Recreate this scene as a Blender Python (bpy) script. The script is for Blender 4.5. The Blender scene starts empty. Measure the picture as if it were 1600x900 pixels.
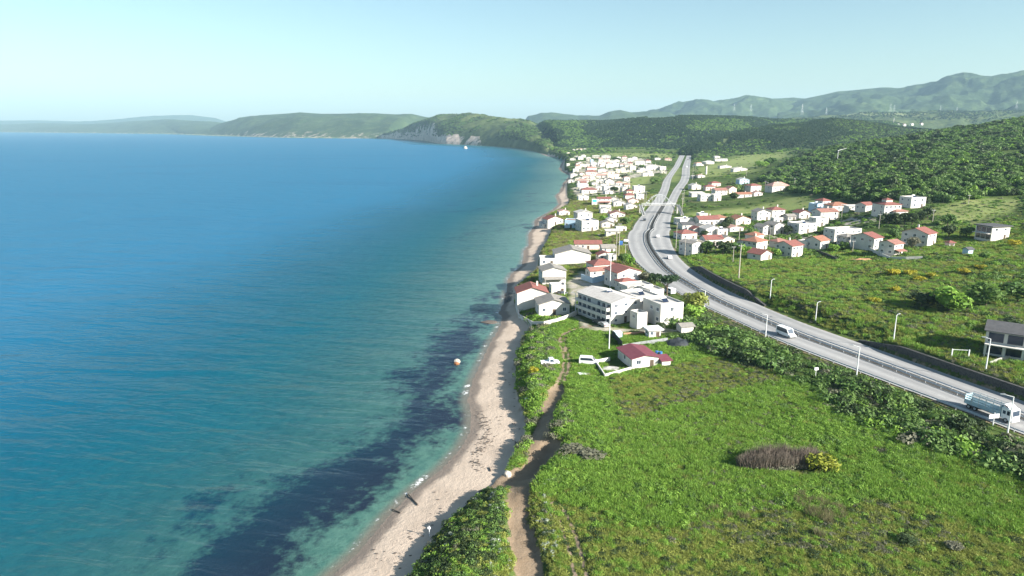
import bpy, math, random
import numpy as np
from mathutils import Vector, Matrix
random.seed(7); RNG = np.random.default_rng(11)
sc = bpy.context.scene
COL = sc.collection
R = math.radians
# ------------------------------------------------------------------ camera
CAMZ = 66.0; F = 1081.0; PITCH = math.atan(251.0/F)
CP, SP = math.cos(PITCH), math.sin(PITCH)
cd = bpy.data.cameras.new('camera'); cam = bpy.data.objects.new('camera', cd); COL.objects.link(cam)
cam.location = (0, 0, CAMZ); cam.rotation_euler = (math.pi/2-PITCH, 0, 0)
cd.sensor_width = 36; cd.lens = F/1600*36; cd.clip_start = 1; cd.clip_end = 100000
sc.camera = cam
def pix(px, py, z=0.0):
    """point of height z seen at a photo position (1600x900)"""
    u, v = px-800.0, py-450.0
    dz = -F*SP-v*CP; dy = F*CP-v*SP
    k = (z-CAMZ)/dz
    return (u*k, dy*k, z)
def pixY(px, py, Y):
    u, v = px-800.0, py-450.0
    dz = -F*SP-v*CP; dy = F*CP-v*SP
    k = Y/dy
    return (u*k, Y, CAMZ+dz*k)
def proj(x, y, z):
    z = z-CAMZ
    f = y*CP-z*SP; u = x; w = y*SP+z*CP
    return 800+F*u/f, 450-F*w/f
# ------------------------------------------------------------------ numpy noise
def _hash(ix, iy, seed):
    n = (ix.astype(np.int64)*374761393+iy.astype(np.int64)*668265263+seed*144269) & 0xffffffff
    n = ((n ^ (n >> 13))*1274126177) & 0xffffffff
    n = n ^ (n >> 16)
    return (n & 0xffff)/65535.0
def vnoise(x, y, seed=0):
    x = np.asarray(x, float); y = np.asarray(y, float)
    ix, iy = np.floor(x), np.floor(y); fx, fy = x-ix, y-iy
    fx = fx*fx*(3-2*fx); fy = fy*fy*(3-2*fy)
    a = _hash(ix, iy, seed); b = _hash(ix+1, iy, seed); c = _hash(ix, iy+1, seed); d = _hash(ix+1, iy+1, seed)
    return (a*(1-fx)+b*fx)*(1-fy)+(c*(1-fx)+d*fx)*fy
def fbm(x, y, s, oct=4, seed=0, gain=.5):
    t = 0; a = 1; n = 0
    x = np.asarray(x)/s; y = np.asarray(y)/s
    for k in range(oct):
        t = t+a*vnoise(x, y, seed+k*17); n += a; a *= gain; x = x*2.03+7.1; y = y*2.03+3.3
    return t/n
def sstep(a, b, x):
    t = np.clip((x-a)/(b-a), 0, 1); return t*t*(3-2*t)
def inpoly(x, y, poly):
    x = np.asarray(x); y = np.asarray(y); r = np.zeros(x.shape, bool)
    P = list(poly); j = len(P)-1
    for i in range(len(P)):
        xi, yi = P[i][0], P[i][1]; xj, yj = P[j][0], P[j][1]
        if yi != yj:
            r ^= ((yi > y) != (yj > y)) & (x < (xj-xi)*(y-yi)/(yj-yi)+xi)
        j = i
    return r
def dpoly(x, y, pts):
    d = np.full(np.shape(x), 1e18)
    for (ax, ay), (bx, by) in zip(pts[:-1], pts[1:]):
        vx, vy = bx-ax, by-ay; L = vx*vx+vy*vy+1e-9
        t = np.clip(((x-ax)*vx+(y-ay)*vy)/L, 0, 1)
        d = np.minimum(d, (x-ax-t*vx)**2+(y-ay-t*vy)**2)
    return np.sqrt(d)
# ------------------------------------------------------------------ coast, bluff, road lines (photo positions turned into map lines)
coast_px = [(250,1150),(430,980),(520,900),(560,865),(610,805),(650,765),(690,735),(722,700),(737,672),(738,645),(732,625),(740,595),(756,560),
 (769,533),(782,512),(784,503),(788,496),(781,489),(789,473),(791,460),(795,447),(795,437),(801,427),(816,416),(820,404),(820,391),(828,383),(827,367),
 (831,360),(837,353),(836,347),(841,341),(851,336),(865,328),(874,320),(873,313),(869,306),(877,299),(881,287),(889,278),(891,274),(880,269),(874,264),
 (879,255),(881,251),(877,248),(855,244),(838,237),(824,234),(796,230),(765,228),(723,226),(695,225),(664,220),(644,218),(590,216),(534,216),(450,215),
 (322,211.5),(281,209.5),(156,208),(0,206.5),(-300,206),(-800,206)]
coast = [(-130,-200),(-75,0)]+[pix(a,b,0)[:2] for a,b in coast_px]
land_poly = coast+[(-16500,16000),(-16500,17500),(17500,17500),(17500,-200)]
foot_px = [(520,1150),(600,960),(645,900),(660,872),(690,832),(720,802),(758,768),(788,742),(800,718),(812,700),(822,680),(822,660),(815,640),(808,620),
 (806,600),(806,580),(809,560),(815,540),(822,526),(832,512),(818,503),(807,487),(806,470),(806,448),(822,436),(840,421),(842,400),(845,393),(853,380),(860,364),
 (862,357),(853,351),(849,346),(853,338),(867,331),(887,322),(889,313),(885,303),(885,289),(892,281),(894,273),(883,266),(881,260),(884,253),(880,249)]
foot = [(-60,-200),(-32,0)]+[pix(a,b,1.6)[:2] for a,b in foot_px]
cst = np.array([pix(a,b,0)[:2] for a,b in coast_px])
k0 = coast_px.index((877,248))
foot += [(x+12, y+14) for x, y in cst[k0+1:].tolist()]
foot_poly = foot+[(-16500,16000),(-16500,17500),(17500,17500),(17500,-200)]
RZ = 8.0
def edge(pts):
    w = sorted([pix(a,b,RZ)[:2] for a,b in pts], key=lambda p: p[1])
    ys = np.array([p[1] for p in w]); xs = np.array([p[0] for p in w])
    return ys, xs
E_L = edge([(1750,735),(1600,679.5),(1569,667),(1505.5,641),(1424,612),(1334,577),(1250,546.6),(1200,525),(1145,499),(1102,480),(1060,458),(1018,430),(993,409),(983,388),(980,371),(985,358),(993,349),(1003,336),(1013,325),(1027,306),(1033,294),(1036,283),(1041,276),(1053,260),(1063,241),(1067,232)])
E_R = edge([(1750,684),(1600,626),(1505.5,594),(1429,566),(1334,532.6),(1250,503.5),(1185,476),(1150,460),(1112,441),(1078,419),(1060,402),(1051,386),(1046,371),(1045,356),(1049,338),(1054,323),(1060,308),(1067,295),(1076,283),(1078,274),(1078,263),(1080,242),(1081,232)])
E_ML = edge([(1750,708),(1600,655),(1495,616),(1378,571),(1250,526),(1132,476),(1100,459.5),(1060,437),(1040,423),(1020,399),(1010,381),(1008,367),(1015,352),(1023,338),(1031,326),(1040,310),(1046,294),(1048,284),(1050,277),(1062,260),(1071,241),(1073,232)])
E_MR = edge([(1750,704),(1600,651),(1495,612),(1378,567),(1250,522),(1132,472),(1100,455.5),(1060,432),(1040,417),(1024,395),(1015,379),(1014,365),(1021,351),(1028,338),(1036,327),(1045,310),(1053,295),(1062,284),(1065,276),(1066,262),(1074,241),(1075,232)])
_Y = np.concatenate([np.arange(40, 400, 3.0), np.arange(400, 2100, 8.0)])
def _sm(e):
    ys, xs = e
    # constant tangent outside
    x = np.interp(_Y, ys, xs)
    s0 = (xs[1]-xs[0])/(ys[1]-ys[0]); x = np.where(_Y < ys[0], xs[0]+s0*(_Y-ys[0]), x)
    k = np.exp(-np.linspace(-2, 2, 15)**2); k /= k.sum()
    xp = np.concatenate([x[0]-(x[1]-x[0])*np.arange(7, 0, -1), x, x[-1]+(x[-1]-x[-2])*np.arange(1, 8)])
    return np.convolve(xp, k, 'valid')
XL, XML, XMR, XR = [_sm(e) for e in (E_L, E_ML, E_MR, E_R)]
def rx(tab, y): return np.interp(y, _Y, tab)
# median at least 2 m
_mid = (XML+XMR)/2; _hw = np.maximum((XMR-XML)/2, 1.5); XML, XMR = _mid-_hw, _mid+_hw
# ------------------------------------------------------------------ land heights: control points
ctrl_px = [(850,880,5),(1000,880,5.5),(1300,880,6),(1550,880,6.5),(900,700,5.2),(1100,640,5.5),(1300,700,6),(860,560,4.8),(950,560,5),(1100,560,6),(1000,500,6),(880,500,4.6),
 (750,880,5.5),(720,840,5.2),(830,650,4.8),(1500,760,6.5),(1600,760,6.8),(900,450,5),(950,420,6),(870,400,4.4),(920,350,5),(950,300,5),(920,265,6),(1000,262,8),(900,246,9),(1030,250,9),
 (1150,440,11),(1250,480,11),(1400,500,11.5),(1500,560,11),(1580,600,10.5),(1580,540,11.5),(1800,640,11),(1800,520,14),(1300,430,12),(1400,420,15),(1500,420,17),(1600,430,17.5),(1600,380,21),(1553,372,18.5),(1450,372,17),(1393,332,21),(1430,322,22),
 (1300,330,15),(1240,402,9.8),(1150,388,9),(1085,398,8.5),(1100,330,9),(1200,320,11),(1300,352,13),(1220,292,13),(1150,282,10),(1100,292,9),(1130,260,10),(1200,251,12),(1600,322,26),(1500,322,24),(1380,388,13.5),(1800,380,24),
 (1250,283,17),(1300,275,25),(1400,285,31),(1500,295,29),(1600,302,29),(1800,300,36)]
ctrl = [pix(*c) for c in ctrl_px]
ctrl += [pixY(*c) for c in [(1270,243,900),(1300,234,900),(1375,222,900),(1450,216,900),(1490,205,950),(1530,197,1000),(1600,184,1050),(1800,165,1100),(2100,150,1100),(1400,250,650),(1500,240,650),(1600,232,650),(1800,215,650)]]
ctrl += [(x, y, z) for x, y, z in [(60,1700,10),(300,1700,12),(600,1700,20),(1200,1600,60),(1000,2600,30),(2500,2500,60),(0,3000,10),(3000,5000,40),(0,6000,10),(-6000,12000,5),(0,14000,10),(9000,14000,40),(9000,6000,60),
  (-5,60,5),(60,40,6),(200,40,8),(30,0,6),(120,-50,7),(-30,-100,5)]]
ctrl = np.array(ctrl)
def _uv(x, y):
    yy = np.maximum(y, 30.0)
    return x/yy*1.6, np.log(yy)
cu, cv = _uv(ctrl[:,0], ctrl[:,1])
_A = np.hypot(cu[:,None]-cu[None], cv[:,None]-cv[None])
_A += np.eye(len(cu))*-0.004
_W = np.linalg.solve(np.block([[_A, np.ones((len(cu),1))],[np.ones((1,len(cu))), np.zeros((1,1))]]), np.concatenate([ctrl[:,2],[0]]))
def base_land(x, y):
    u, v = _uv(x, y)
    z = np.full(np.shape(u), _W[-1])
    for i in range(len(cu)):
        z = z+_W[i]*np.hypot(u-cu[i], v-cv[i])
    return np.maximum(z, 3.5)
gully = [pix(a,b,3)[:2] for a,b in [(775,752),(805,742),(832,735),(848,718),(858,700)]]
track = [pix(a,b,5)[:2] for a,b in [(845,960),(828,900),(818,850),(812,800),(810,765),(822,738),(838,705),(846,665),(858,632),(872,603)]]
path2 = [pix(a,b,5)[:2] for a,b in [(872,603),(882,580),(886,562),(881,545),(878,530),(884,520),(900,514),(925,510),(950,512)]]
ruts = [pix(a,b,5.3)[:2] for a,b in [(925,960),(905,890),(893,840),(880,805),(868,785)]]
wall1 = (pix(1078,417,RZ)[1], pix(1190,478,RZ)[1]); wall2 = (30.0, pix(1334,531,RZ)[1])
def wall_h(y):   # height of the stone walls beside the road
    a = np.clip(np.minimum((y-wall1[1])/12, (wall1[0]-y)/12), 0, 1)*2.6
    b = np.clip((wall2[1]-y)/14, 0, 1)*2.3
    return np.maximum(a, b)*(1.0)
def height(x, y, detail=True):
    x = np.asarray(x, float); y = np.asarray(y, float)
    inl = inpoly(x, y, land_poly); inf = inpoly(x, y, foot_poly)
    dc = dpoly(x, y, coast); df = dpoly(x, y, foot)
    zl = base_land(x, y)
    # road corridor
    yy = np.clip(y, _Y[0], _Y[-1])
    l, r = rx(XL, yy), rx(XR, yy)
    dl = rx(XL, yy+5)-rx(XL, yy-5); ca = 10/np.hypot(10, dl)
    mar = np.maximum(1.2, yy*.009)
    outl = np.maximum((l-x)*ca-mar, 0); outr = np.maximum((x-r)*ca-.4, 0)
    wh = wall_h(yy)
    wt = np.where(wh > 1.2, 1.6, 11.0)
    t = np.where(outl > 0, sstep(0, 12, outl), sstep(0, 1, outr/wt))
    t = np.where((y > 1650) | (y < 20), 1, t)
    zr = np.where(wh > 1.2, np.maximum(zl, RZ+wh-.15), zl)
    zl = np.where(outr > 0, zr, zl)
    zl = RZ-.18+(zl-(RZ-.18))*t
    if detail:
        veg = sstep(3, 9, outl+outr)
        zl = zl+(fbm(x, y, 9, 4, 3)-.5)*1.1*veg*np.where(y < 700, 1, 0)+(fbm(x, y, 40, 3, 5)-.5)*1.6*veg*sstep(80, 160, y+50)*np.where(y < 900, 1, 0)*np.where(outr > 0, 1.2, .5)
    dg = dpoly(x, y, gully)
    bw = np.where(y < 330, 5.5+3*(fbm(x, y, 7, 3, 9)-.5), 6.0)
    bw = bw+3.5*sstep(132, 118, y)
    tb = sstep(-.5, 1, df/np.maximum(bw, 1)) 
    zland = 1.6+(zl-1.6)*np.clip(tb, 0, 1)
    zland = zland-1.1*np.exp(-(dpoly(x, y, track)/2.7)**4)
    zland = zland-2.6*np.exp(-(dg/3.0)**2)*np.clip((zland-1.8)/3, 0, 1)
    zb = 1.6*(dc/(dc+df+1e-6))**.75
    if detail: zb = zb+(fbm(x, y, 12, 3, 21)-.5)*.18*np.clip(dc/6, 0, 1)
    zs = -np.minimum(.045*dc, 9)-.0
    z = np.where(inl, np.where(inf, zland, zb), zs)
    return z
def ground(px, py):
    """march the sight line of a photo position down to the terrain"""
    Y = np.exp(np.linspace(math.log(70), math.log(9000), 2600))
    u, v = px-800.0, py-450.0
    dz = -F*SP-v*CP; dy = F*CP-v*SP
    k = Y/dy; X = u*k; Z = CAMZ+dz*k
    h = height(X, Y, False)
    i = int(np.argmax(Z <= h))
    if i == 0: i = len(Y)-1
    t = (Z[i-1]-h[i-1])/max((Z[i-1]-h[i-1])-(Z[i]-h[i]), 1e-6)
    y = Y[i-1]+(Y[i]-Y[i-1])*t; x = X[i-1]+(X[i]-X[i-1])*t
    return float(x), float(y), float(height(np.array([x]), np.array([y]))[0])
HAZE=6e-5; SKYTINT=(.88,.99,.95); SKYK=.058; SUNK=4.9; EXPO=1.62
# ------------------------------------------------------------------ materials
MATS = {}
class N:
    def __init__(s, name):
        s.m = bpy.data.materials.new(name); s.m.use_nodes = True; s.t = s.m.node_tree; s.t.nodes.clear()
        s.out = s.new('ShaderNodeOutputMaterial')
    def new(s, typ, **kw):
        n = s.t.nodes.new(typ)
        for k, v in kw.items(): setattr(n, k, v)
        return n
    def put(s, sock, v):
        if v is None: return
        if isinstance(v, bpy.types.NodeSocket): s.t.links.new(v, sock)
        elif isinstance(v, (tuple, list)) and len(v) == 3 and sock.type == 'RGBA': sock.default_value = (*v, 1)
        else: sock.default_value = v
    def pos(s):
        return s.new('ShaderNodeTexCoord').outputs['Object']
    def noise(s, vec, scale, detail=3, rough=.55, sxyz=None, dist=0):
        if sxyz:
            mp = s.new('ShaderNodeMapping'); s.put(mp.inputs['Vector'], vec); mp.inputs['Scale'].default_value = sxyz; vec = mp.outputs[0]
        n = s.new('ShaderNodeTexNoise'); s.put(n.inputs['Vector'], vec); n.inputs['Scale'].default_value = scale
        n.inputs['Detail'].default_value = detail; n.inputs['Roughness'].default_value = rough; n.inputs['Distortion'].default_value = dist
        return n.outputs['Fac']
    def ramp(s, f, a, b, c0=0.0, c1=1.0):
        n = s.new('ShaderNodeMapRange'); n.interpolation_type = 'SMOOTHSTEP'; s.put(n.inputs[0], f)
        n.inputs[1].default_value = a; n.inputs[2].default_value = b; n.inputs[3].default_value = c0; n.inputs[4].default_value = c1
        return n.outputs[0]
    def mix(s, f, a, b):
        n = s.new('ShaderNodeMix', data_type='RGBA'); s.put(n.inputs[0], f); s.put(n.inputs[6], a); s.put(n.inputs[7], b)
        return n.outputs[2]
    def math(s, op, a, b=None, c=None):
        n = s.new('ShaderNodeMath', operation=op); s.put(n.inputs[0], a); s.put(n.inputs[1], b)
        if c is not None: s.put(n.inputs[2], c)
        return n.outputs[0]
    def attr(s, name):
        return s.new('ShaderNodeAttribute', attribute_name=name).outputs['Fac']
    def rnd(s): return s.new('ShaderNodeObjectInfo').outputs['Random']
    def isl(s): return s.new('ShaderNodeNewGeometry').outputs['Random Per Island']
    def bump(s, h, strength=.3, dist=1.0, nrm=None):
        n = s.new('ShaderNodeBump'); s.put(n.inputs['Height'], h); n.inputs['Strength'].default_value = strength; n.inputs['Distance'].default_value = dist
        if nrm is not None: s.put(n.inputs['Normal'], nrm)
        return n.outputs[0]
    def bsdf(s, col, rough=.8, spec=.3, metal=0, nrm=None, alpha=None):
        b = s.new('ShaderNodeBsdfPrincipled'); s.put(b.inputs['Base Color'], col); s.put(b.inputs['Roughness'], rough)
        b.inputs['Specular IOR Level'].default_value = spec; b.inputs['Metallic'].default_value = metal
        if nrm is not None: s.put(b.inputs['Normal'], nrm)
        if alpha is not None: s.put(b.inputs['Alpha'], alpha)
        return b.outputs[0]
    def done(s, sh, key=None):
        s.t.links.new(sh, s.out.inputs['Surface']); MATS[key or s.m.name] = s.m; return s.m
def paint(name, col, rough=.7, var=.12, scale=.8, spec=.3, metal=0, bump=0, dirt=None):
    n = N(name); p = n.pos()
    f = n.noise(p, scale, 4)
    c2 = tuple(max(0, c*(1-var*2)) for c in col) if dirt is None else dirt
    c = n.mix(n.ramp(f, .42, .75), col, c2)
    nr = n.bump(n.noise(p, scale*8, 3), bump, .05) if bump else None
    return n.done(n.bsdf(c, rough, spec, metal, nr), name)
paint('white_plaster', (.58,.55,.51), .85, .09, .35)
paint('offwhite_plaster', (.50,.465,.40), .85, .1, .35)
paint('cream_plaster', (.68,.62,.48), .85, .06, .5)
paint('pink_plaster', (.66,.50,.44), .85, .06, .5)
paint('grey_plaster', (.34,.33,.31), .85, .08, .5)
paint('blue_and_shade_plaster', (.42,.55,.66), .85, .06, .5)  # blue paint; on some walls it carries painted shade instead
paint('teal_panel', (.06,.42,.48), .5, .06, .5)
paint('concrete', (.42,.40,.37), .9, .14, .7)
paint('white_metal', (.72,.73,.74), .4, .04, 1, .5)
paint('grey_metal', (.42,.44,.46), .45, .1, 1, .5, .4)
paint('dark_metal', (.05,.055,.06), .5, .1, 1, .5)
paint('galvanised', (.50,.52,.54), .45, .12, .6, .5, .35)
paint('rubber', (.015,.015,.016), .8, .05, 1)
paint('wood_pole', (.42,.38,.33), .85, .12, 2)
paint('brick_wall', (.46,.26,.17), .9, .15, 3)
paint('black_sheet', (.035,.04,.045), .55, .2, 2)
paint('grey_sheet', (.25,.26,.27), .6, .25, 1.5)
paint('blue_plastic', (.05,.16,.42), .5, .1, 1)
paint('red_paint', (.45,.04,.04), .45, .08, 1)
paint('pale_blue_board', (.36,.47,.52), .6, .12, 1.2)
paint('driftwood', (.12,.10,.085), .9, .2, 3)
paint('rust', (.30,.13,.06), .9, .2, 2)
paint('pale_rock', (.42,.38,.33), .9, .15, .9, bump=.4)
paint('orange_earth', (.46,.25,.13), .95, .12, .3)
def glassy(name, col):
    n = N(name); f = n.rnd(); c = n.mix(f, col, tuple(c*2.2 for c in col))
    n.done(n.bsdf(c, .12, .6), name)
glassy('window_glass', (.02,.03,.045)); glassy('navy_glass', (.012,.018,.035)); 
def roofmat(name, col, col2, stripe=True):
    n = N(name); p = n.pos()
    c = n.mix(n.ramp(n.noise(p, .9, 5, .65), .35, .7), col, col2)
    c = n.mix(n.math('MULTIPLY', n.ramp(n.noise(p, 5, 2), .5, .75), .35), c, tuple(k*.55 for k in col))
    w = n.new('ShaderNodeTexWave', wave_type='BANDS', bands_direction='X'); n.put(w.inputs['Vector'], p); w.inputs['Scale'].default_value = 1.25; w.inputs['Distortion'].default_value = .4
    n.done(n.bsdf(c, .85, .2, nrm=n.bump(w.outputs['Fac'], .5 if stripe else .15, .06)), name)
roofmat('red_tiles', (.25,.095,.08), (.18,.085,.075)); roofmat('orange_tiles', (.31,.145,.10), (.23,.115,.08)); roofmat('pink_tiles', (.46,.28,.24), (.37,.22,.19))
roofmat('maroon_sheet', (.155,.045,.062), (.18,.06,.078)); roofmat('grey_tiles', (.27,.25,.225), (.20,.19,.18)); roofmat('dark_tiles', (.10,.10,.105), (.075,.075,.08)); roofmat('white_roof', (.50,.475,.45), (.40,.375,.35), False); roofmat('brown_tiles', (.30,.15,.12), (.23,.12,.1))
# leaf materials: colour varies from plant to plant and from leaf to leaf
def leaf(name, a, b, c, trans=.3):
    n = N(name)
    col = n.mix(n.rnd(), a, b)
    col = n.mix(n.math('MULTIPLY', n.isl(), .65), col, c)
    s1 = n.bsdf(col, .6, .25)
    t = n.new('ShaderNodeBsdfTranslucent'); n.put(t.inputs[0], col)
    mx = n.new('ShaderNodeMixShader'); mx.inputs[0].default_value = trans
    n.t.links.new(s1, mx.inputs[1]); n.t.links.new(t.outputs[0], mx.inputs[2])
    n.done(mx.outputs[0], name)
leaf('leaf_forest', (.048,.115,.027), (.105,.185,.042), (.155,.235,.062))
leaf('leaf_dark', (.024,.052,.018), (.052,.080,.028), (.075,.108,.04))
leaf('leaf_pine', (.022,.055,.026), (.036,.070,.030), (.048,.085,.036))
leaf('leaf_bright', (.080,.195,.022), (.175,.32,.040), (.265,.39,.07))
leaf('leaf_olive', (.17,.215,.042), (.235,.27,.055), (.29,.31,.08))
leaf('leaf_grey', (.10,.115,.066), (.16,.16,.11), (.21,.205,.145))
leaf('leaf_silver', (.22,.27,.20), (.30,.34,.27), (.40,.44,.36))
leaf('leaf_broom', (.17,.21,.025), (.23,.26,.03), (.30,.31,.04))
leaf('leaf_yellow', (.36,.31,.02), (.26,.27,.03), (.46,.40,.03))
leaf('leaf_reed', (.13,.13,.06), (.17,.15,.08), (.21,.185,.10))
leaf('twig_brown', (.13,.105,.085), (.16,.13,.11), (.22,.185,.15), .1)
paint('bark', (.10,.075,.055), .95, .2, 3)
# ground: grass, sand, earth by map attributes
def ground_mat():
    n = N('terrain'); p = n.pos()
    big = n.noise(p, .02, 4); mid = n.noise(p, .11, 5, .6); fine = n.noise(p, .9, 4, .7)
    g = n.mix(n.ramp(big, .4, .62), (.030,.058,.012), (.055,.08,.018))  # grass ground darkened to imitate shade in the gaps between clumps
    g = n.mix(n.ramp(mid, .42, .68), g, (.08,.12,.028))
    g = n.mix(n.math('MULTIPLY', n.ramp(fine, .5, .72), .55), g, (.028,.048,.012))
    dry = n.math('MULTIPLY', n.ramp(n.noise(p, .06, 4, .6), .55, .72), .5)
    g = n.mix(dry, g, (.17,.15,.075))
    mead = n.mix(n.ramp(mid, .35, .7), (.16,.21,.065), (.21,.225,.085))
    g = n.mix(n.attr('meadow'), g, mead)
    yard = n.mix(n.ramp(n.noise(p, .25, 4), .4, .65), (.40,.36,.31), (.24,.24,.15))
    g = n.mix(n.ramp(n.math('ADD', n.attr('yard'), n.math('MULTIPLY', n.math('SUBTRACT', mid, .5), .5)), .35, .6), g, yard)
    d = n.mix(n.ramp(mid, .35, .7), (.27,.205,.145), (.19,.14,.095))
    d = n.mix(n.math('MULTIPLY', n.ramp(fine, .5, .7), .4), d, (.17,.13,.09))
    edge = n.math('MULTIPLY', n.math('SUBTRACT', n.noise(p, .55, 5, .7), .5), 1.1)
    g = n.mix(n.ramp(n.math('ADD', n.attr('dirt'), edge), .4, .6), g, d)
    s = n.mix(n.ramp(n.noise(p, .12, 5, .6), .38, .66), (.50,.405,.325), (.43,.345,.275))
    s = n.mix(n.math('MULTIPLY', n.ramp(n.noise(p, .8, 5, .7, (1, .45, 1)), .6, .78), .3), s, (.20,.16,.12))
    wet = n.ramp(n.math('ADD', n.attr('coast'), n.math('MULTIPLY', n.math('SUBTRACT', n.noise(p, .15, 3), .5), 3.5)), 1.2, 3.0)
    s = n.mix(wet, (.22,.18,.15), s)
    bed = n.mix(n.ramp(n.noise(p, .35, 5, .6), .4, .65), (.13,.245,.20), (.085,.185,.155))
    wv = n.math('ADD', n.attr('weed'), n.math('ADD', n.math('MULTIPLY', n.math('SUBTRACT', n.noise(p, .045, 6, .62), .5), 1.1), n.math('MULTIPLY', n.math('SUBTRACT', n.noise(p, .4, 5, .7), .5), .8)))
    bed = n.mix(n.ramp(wv, .34, .66), bed, (.016,.018,.042))
    s = n.mix(n.ramp(n.attr('coast'), -3.5, -.5), bed, s)
    c = n.mix(n.ramp(n.math('ADD', n.attr('sand'), n.math('MULTIPLY', edge, .5)), .4, .6), g, s)
    h = n.math('ADD', n.math('MULTIPLY', fine, .35), n.math('MULTIPLY', n.noise(p, 3.5, 3, .7), .12))
    return n.done(n.bsdf(c, .95, .1, nrm=n.bump(h, .55, 1.0)), 'terrain')
ground_mat()
def water_mat():
    n = N('sea_water'); p = n.pos()
    dep = n.attr('depth')
    c = n.mix(n.ramp(dep, .3, 3.2), (.007,.060,.100), (.003,.085,.150))
    c = n.mix(n.ramp(n.math('ADD', dep, n.math('MULTIPLY', n.math('SUBTRACT', n.noise(p, .006, 4, .6), .5), 3)), 3.0, 8.5), c, (.004,.118,.235))
    c = n.mix(n.math('MULTIPLY', n.ramp(n.noise(p, .008, 4, .6, (.35, 1, 1)), .5, .7), .3), c, (.002,.085,.19))
    # ripples: long crests at two sizes and a fine chop
    rot = n.new('ShaderNodeMapping'); n.put(rot.inputs['Vector'], p); rot.inputs['Rotation'].default_value = (0,0,R(12))
    q = rot.outputs[0]
    a = n.noise(q, .055, 3, .5, (.35, 1, 1), .6); b = n.noise(q, .22, 3, .55, (.3, 1, 1), .5); f = n.noise(q, .9, 2, .5, (.5, 1, 1))
    h = n.math('ADD', n.math('MULTIPLY', a, 2.2), n.math('ADD', n.math('MULTIPLY', b, 1.0), n.math('MULTIPLY', f, .16)))
    calm = n.ramp(dep, .02, 1.6, .25, 1)
    bp = n.new('ShaderNodeBump'); n.put(bp.inputs['Height'], n.math('MULTIPLY', h, calm)); bp.inputs['Strength'].default_value = 1.0; bp.inputs['Distance'].default_value = 1.0
    # choppy water: body colour under a sky reflection that the wave slopes keep from rising to a mirror
    df = n.new('ShaderNodeBsdfDiffuse'); n.put(df.inputs['Color'], c); n.put(df.inputs['Normal'], bp.outputs[0])
    gs_ = n.new('ShaderNodeBsdfGlossy'); gs_.inputs['Roughness'].default_value = .2; n.put(gs_.inputs['Normal'], bp.outputs[0])
    f0 = n.new('ShaderNodeFresnel'); f0.inputs[0].default_value = 1.33; n.put(f0.inputs['Normal'], bp.outputs[0])
    w = n.new('ShaderNodeMixShader'); n.put(w.inputs[0], n.math('MINIMUM', n.math('MULTIPLY', f0.outputs[0], .8), .21)); n.t.links.new(df.outputs[0], w.inputs[1]); n.t.links.new(gs_.outputs[0], w.inputs[2])
    tr = n.new('ShaderNodeBsdfTransparent'); n.put(tr.inputs[0], n.mix(n.ramp(dep, .1, 4.5), (.92,.98,.96), (.22,.86,.84)))
    mx = n.new('ShaderNodeMixShader'); 
    n.put(mx.inputs[0], n.math('SUBTRACT', 1, n.math('POWER', 2.718, n.math('MULTIPLY', dep, -.34))))
    n.t.links.new(tr.outputs[0], mx.inputs[1]); n.t.links.new(w.outputs[0], mx.inputs[2])
    gl = n.new('ShaderNodeBsdfGlossy'); gl.inputs['Roughness'].default_value = .16; n.put(gl.inputs['Normal'], bp.outputs[0])
    fr = n.new('ShaderNodeFresnel'); fr.inputs[0].default_value = 1.33; n.put(fr.inputs['Normal'], bp.outputs[0])
    mg = n.new('ShaderNodeMixShader'); n.put(mg.inputs[0], n.math('MINIMUM', n.math('MULTIPLY', fr.outputs[0], n.ramp(dep, 0, 3, .8, 0)), .25))
    n.t.links.new(mx.outputs[0], mg.inputs[1]); n.t.links.new(gl.outputs[0], mg.inputs[2])
    # a thin broken line of foam where the swell dies on the sand
    fm = n.math('MULTIPLY', n.ramp(dep, .015, .05), n.ramp(dep, .11, .05)); fm = n.math('MULTIPLY', fm, n.ramp(n.noise(p, .3, 4, .7), .56, .66))
    fo = n.bsdf((.75,.77,.77), .7)
    m2 = n.new('ShaderNodeMixShader'); n.put(m2.inputs[0], fm); n.t.links.new(mg.outputs[0], m2.inputs[1]); n.t.links.new(fo, m2.inputs[2])
    n.done(m2.outputs[0], 'sea_water')
water_mat()
def asphalt():
    n = N('asphalt'); p = n.pos()
    c = n.mix(n.ramp(n.noise(p, .05, 4, .6), .4, .65), (.33,.325,.32), (.28,.277,.275))
    c = n.mix(n.math('MULTIPLY', n.ramp(n.noise(p, .5, 5, .7), .5, .7), .35), c, (.21,.21,.21))
    tr = n.attr('lane')   # tyre-darkened wheel tracks run along each lane
    c = n.mix(n.math('MULTIPLY', tr, .6), c, (.19,.19,.195))
    n.done(n.bsdf(c, .85, .25, nrm=n.bump(n.noise(p, 14, 2), .2, .02)), 'asphalt')
asphalt()
paint('road_paint', (.42,.42,.41), .7, .25, .6)
paint('dark_shaded_gravel', (.055,.053,.05), .95, .2, 1.5)  # dark gravel, with the guardrail shadows put into its colour too
def stonewall():
    n = N('dark_stone'); p = n.pos()
    v = n.new('ShaderNodeTexVoronoi'); n.put(v.inputs['Vector'], p); v.inputs['Scale'].default_value = 2.2
    c = n.mix(v.outputs['Color'], (.038,.039,.043), (.085,.083,.08)); v2 = n.new('ShaderNodeTexVoronoi', feature='DISTANCE_TO_EDGE'); n.put(v2.inputs['Vector'], p); v2.inputs['Scale'].default_value = 2.2
    e = n.ramp(v2.outputs['Distance'], .01, .08)
    c = n.mix(e, (.10,.097,.092), c)
    n.done(n.bsdf(c, .9, .2, nrm=n.bump(e, .6, .08)), 'dark_stone')
stonewall()
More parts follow.
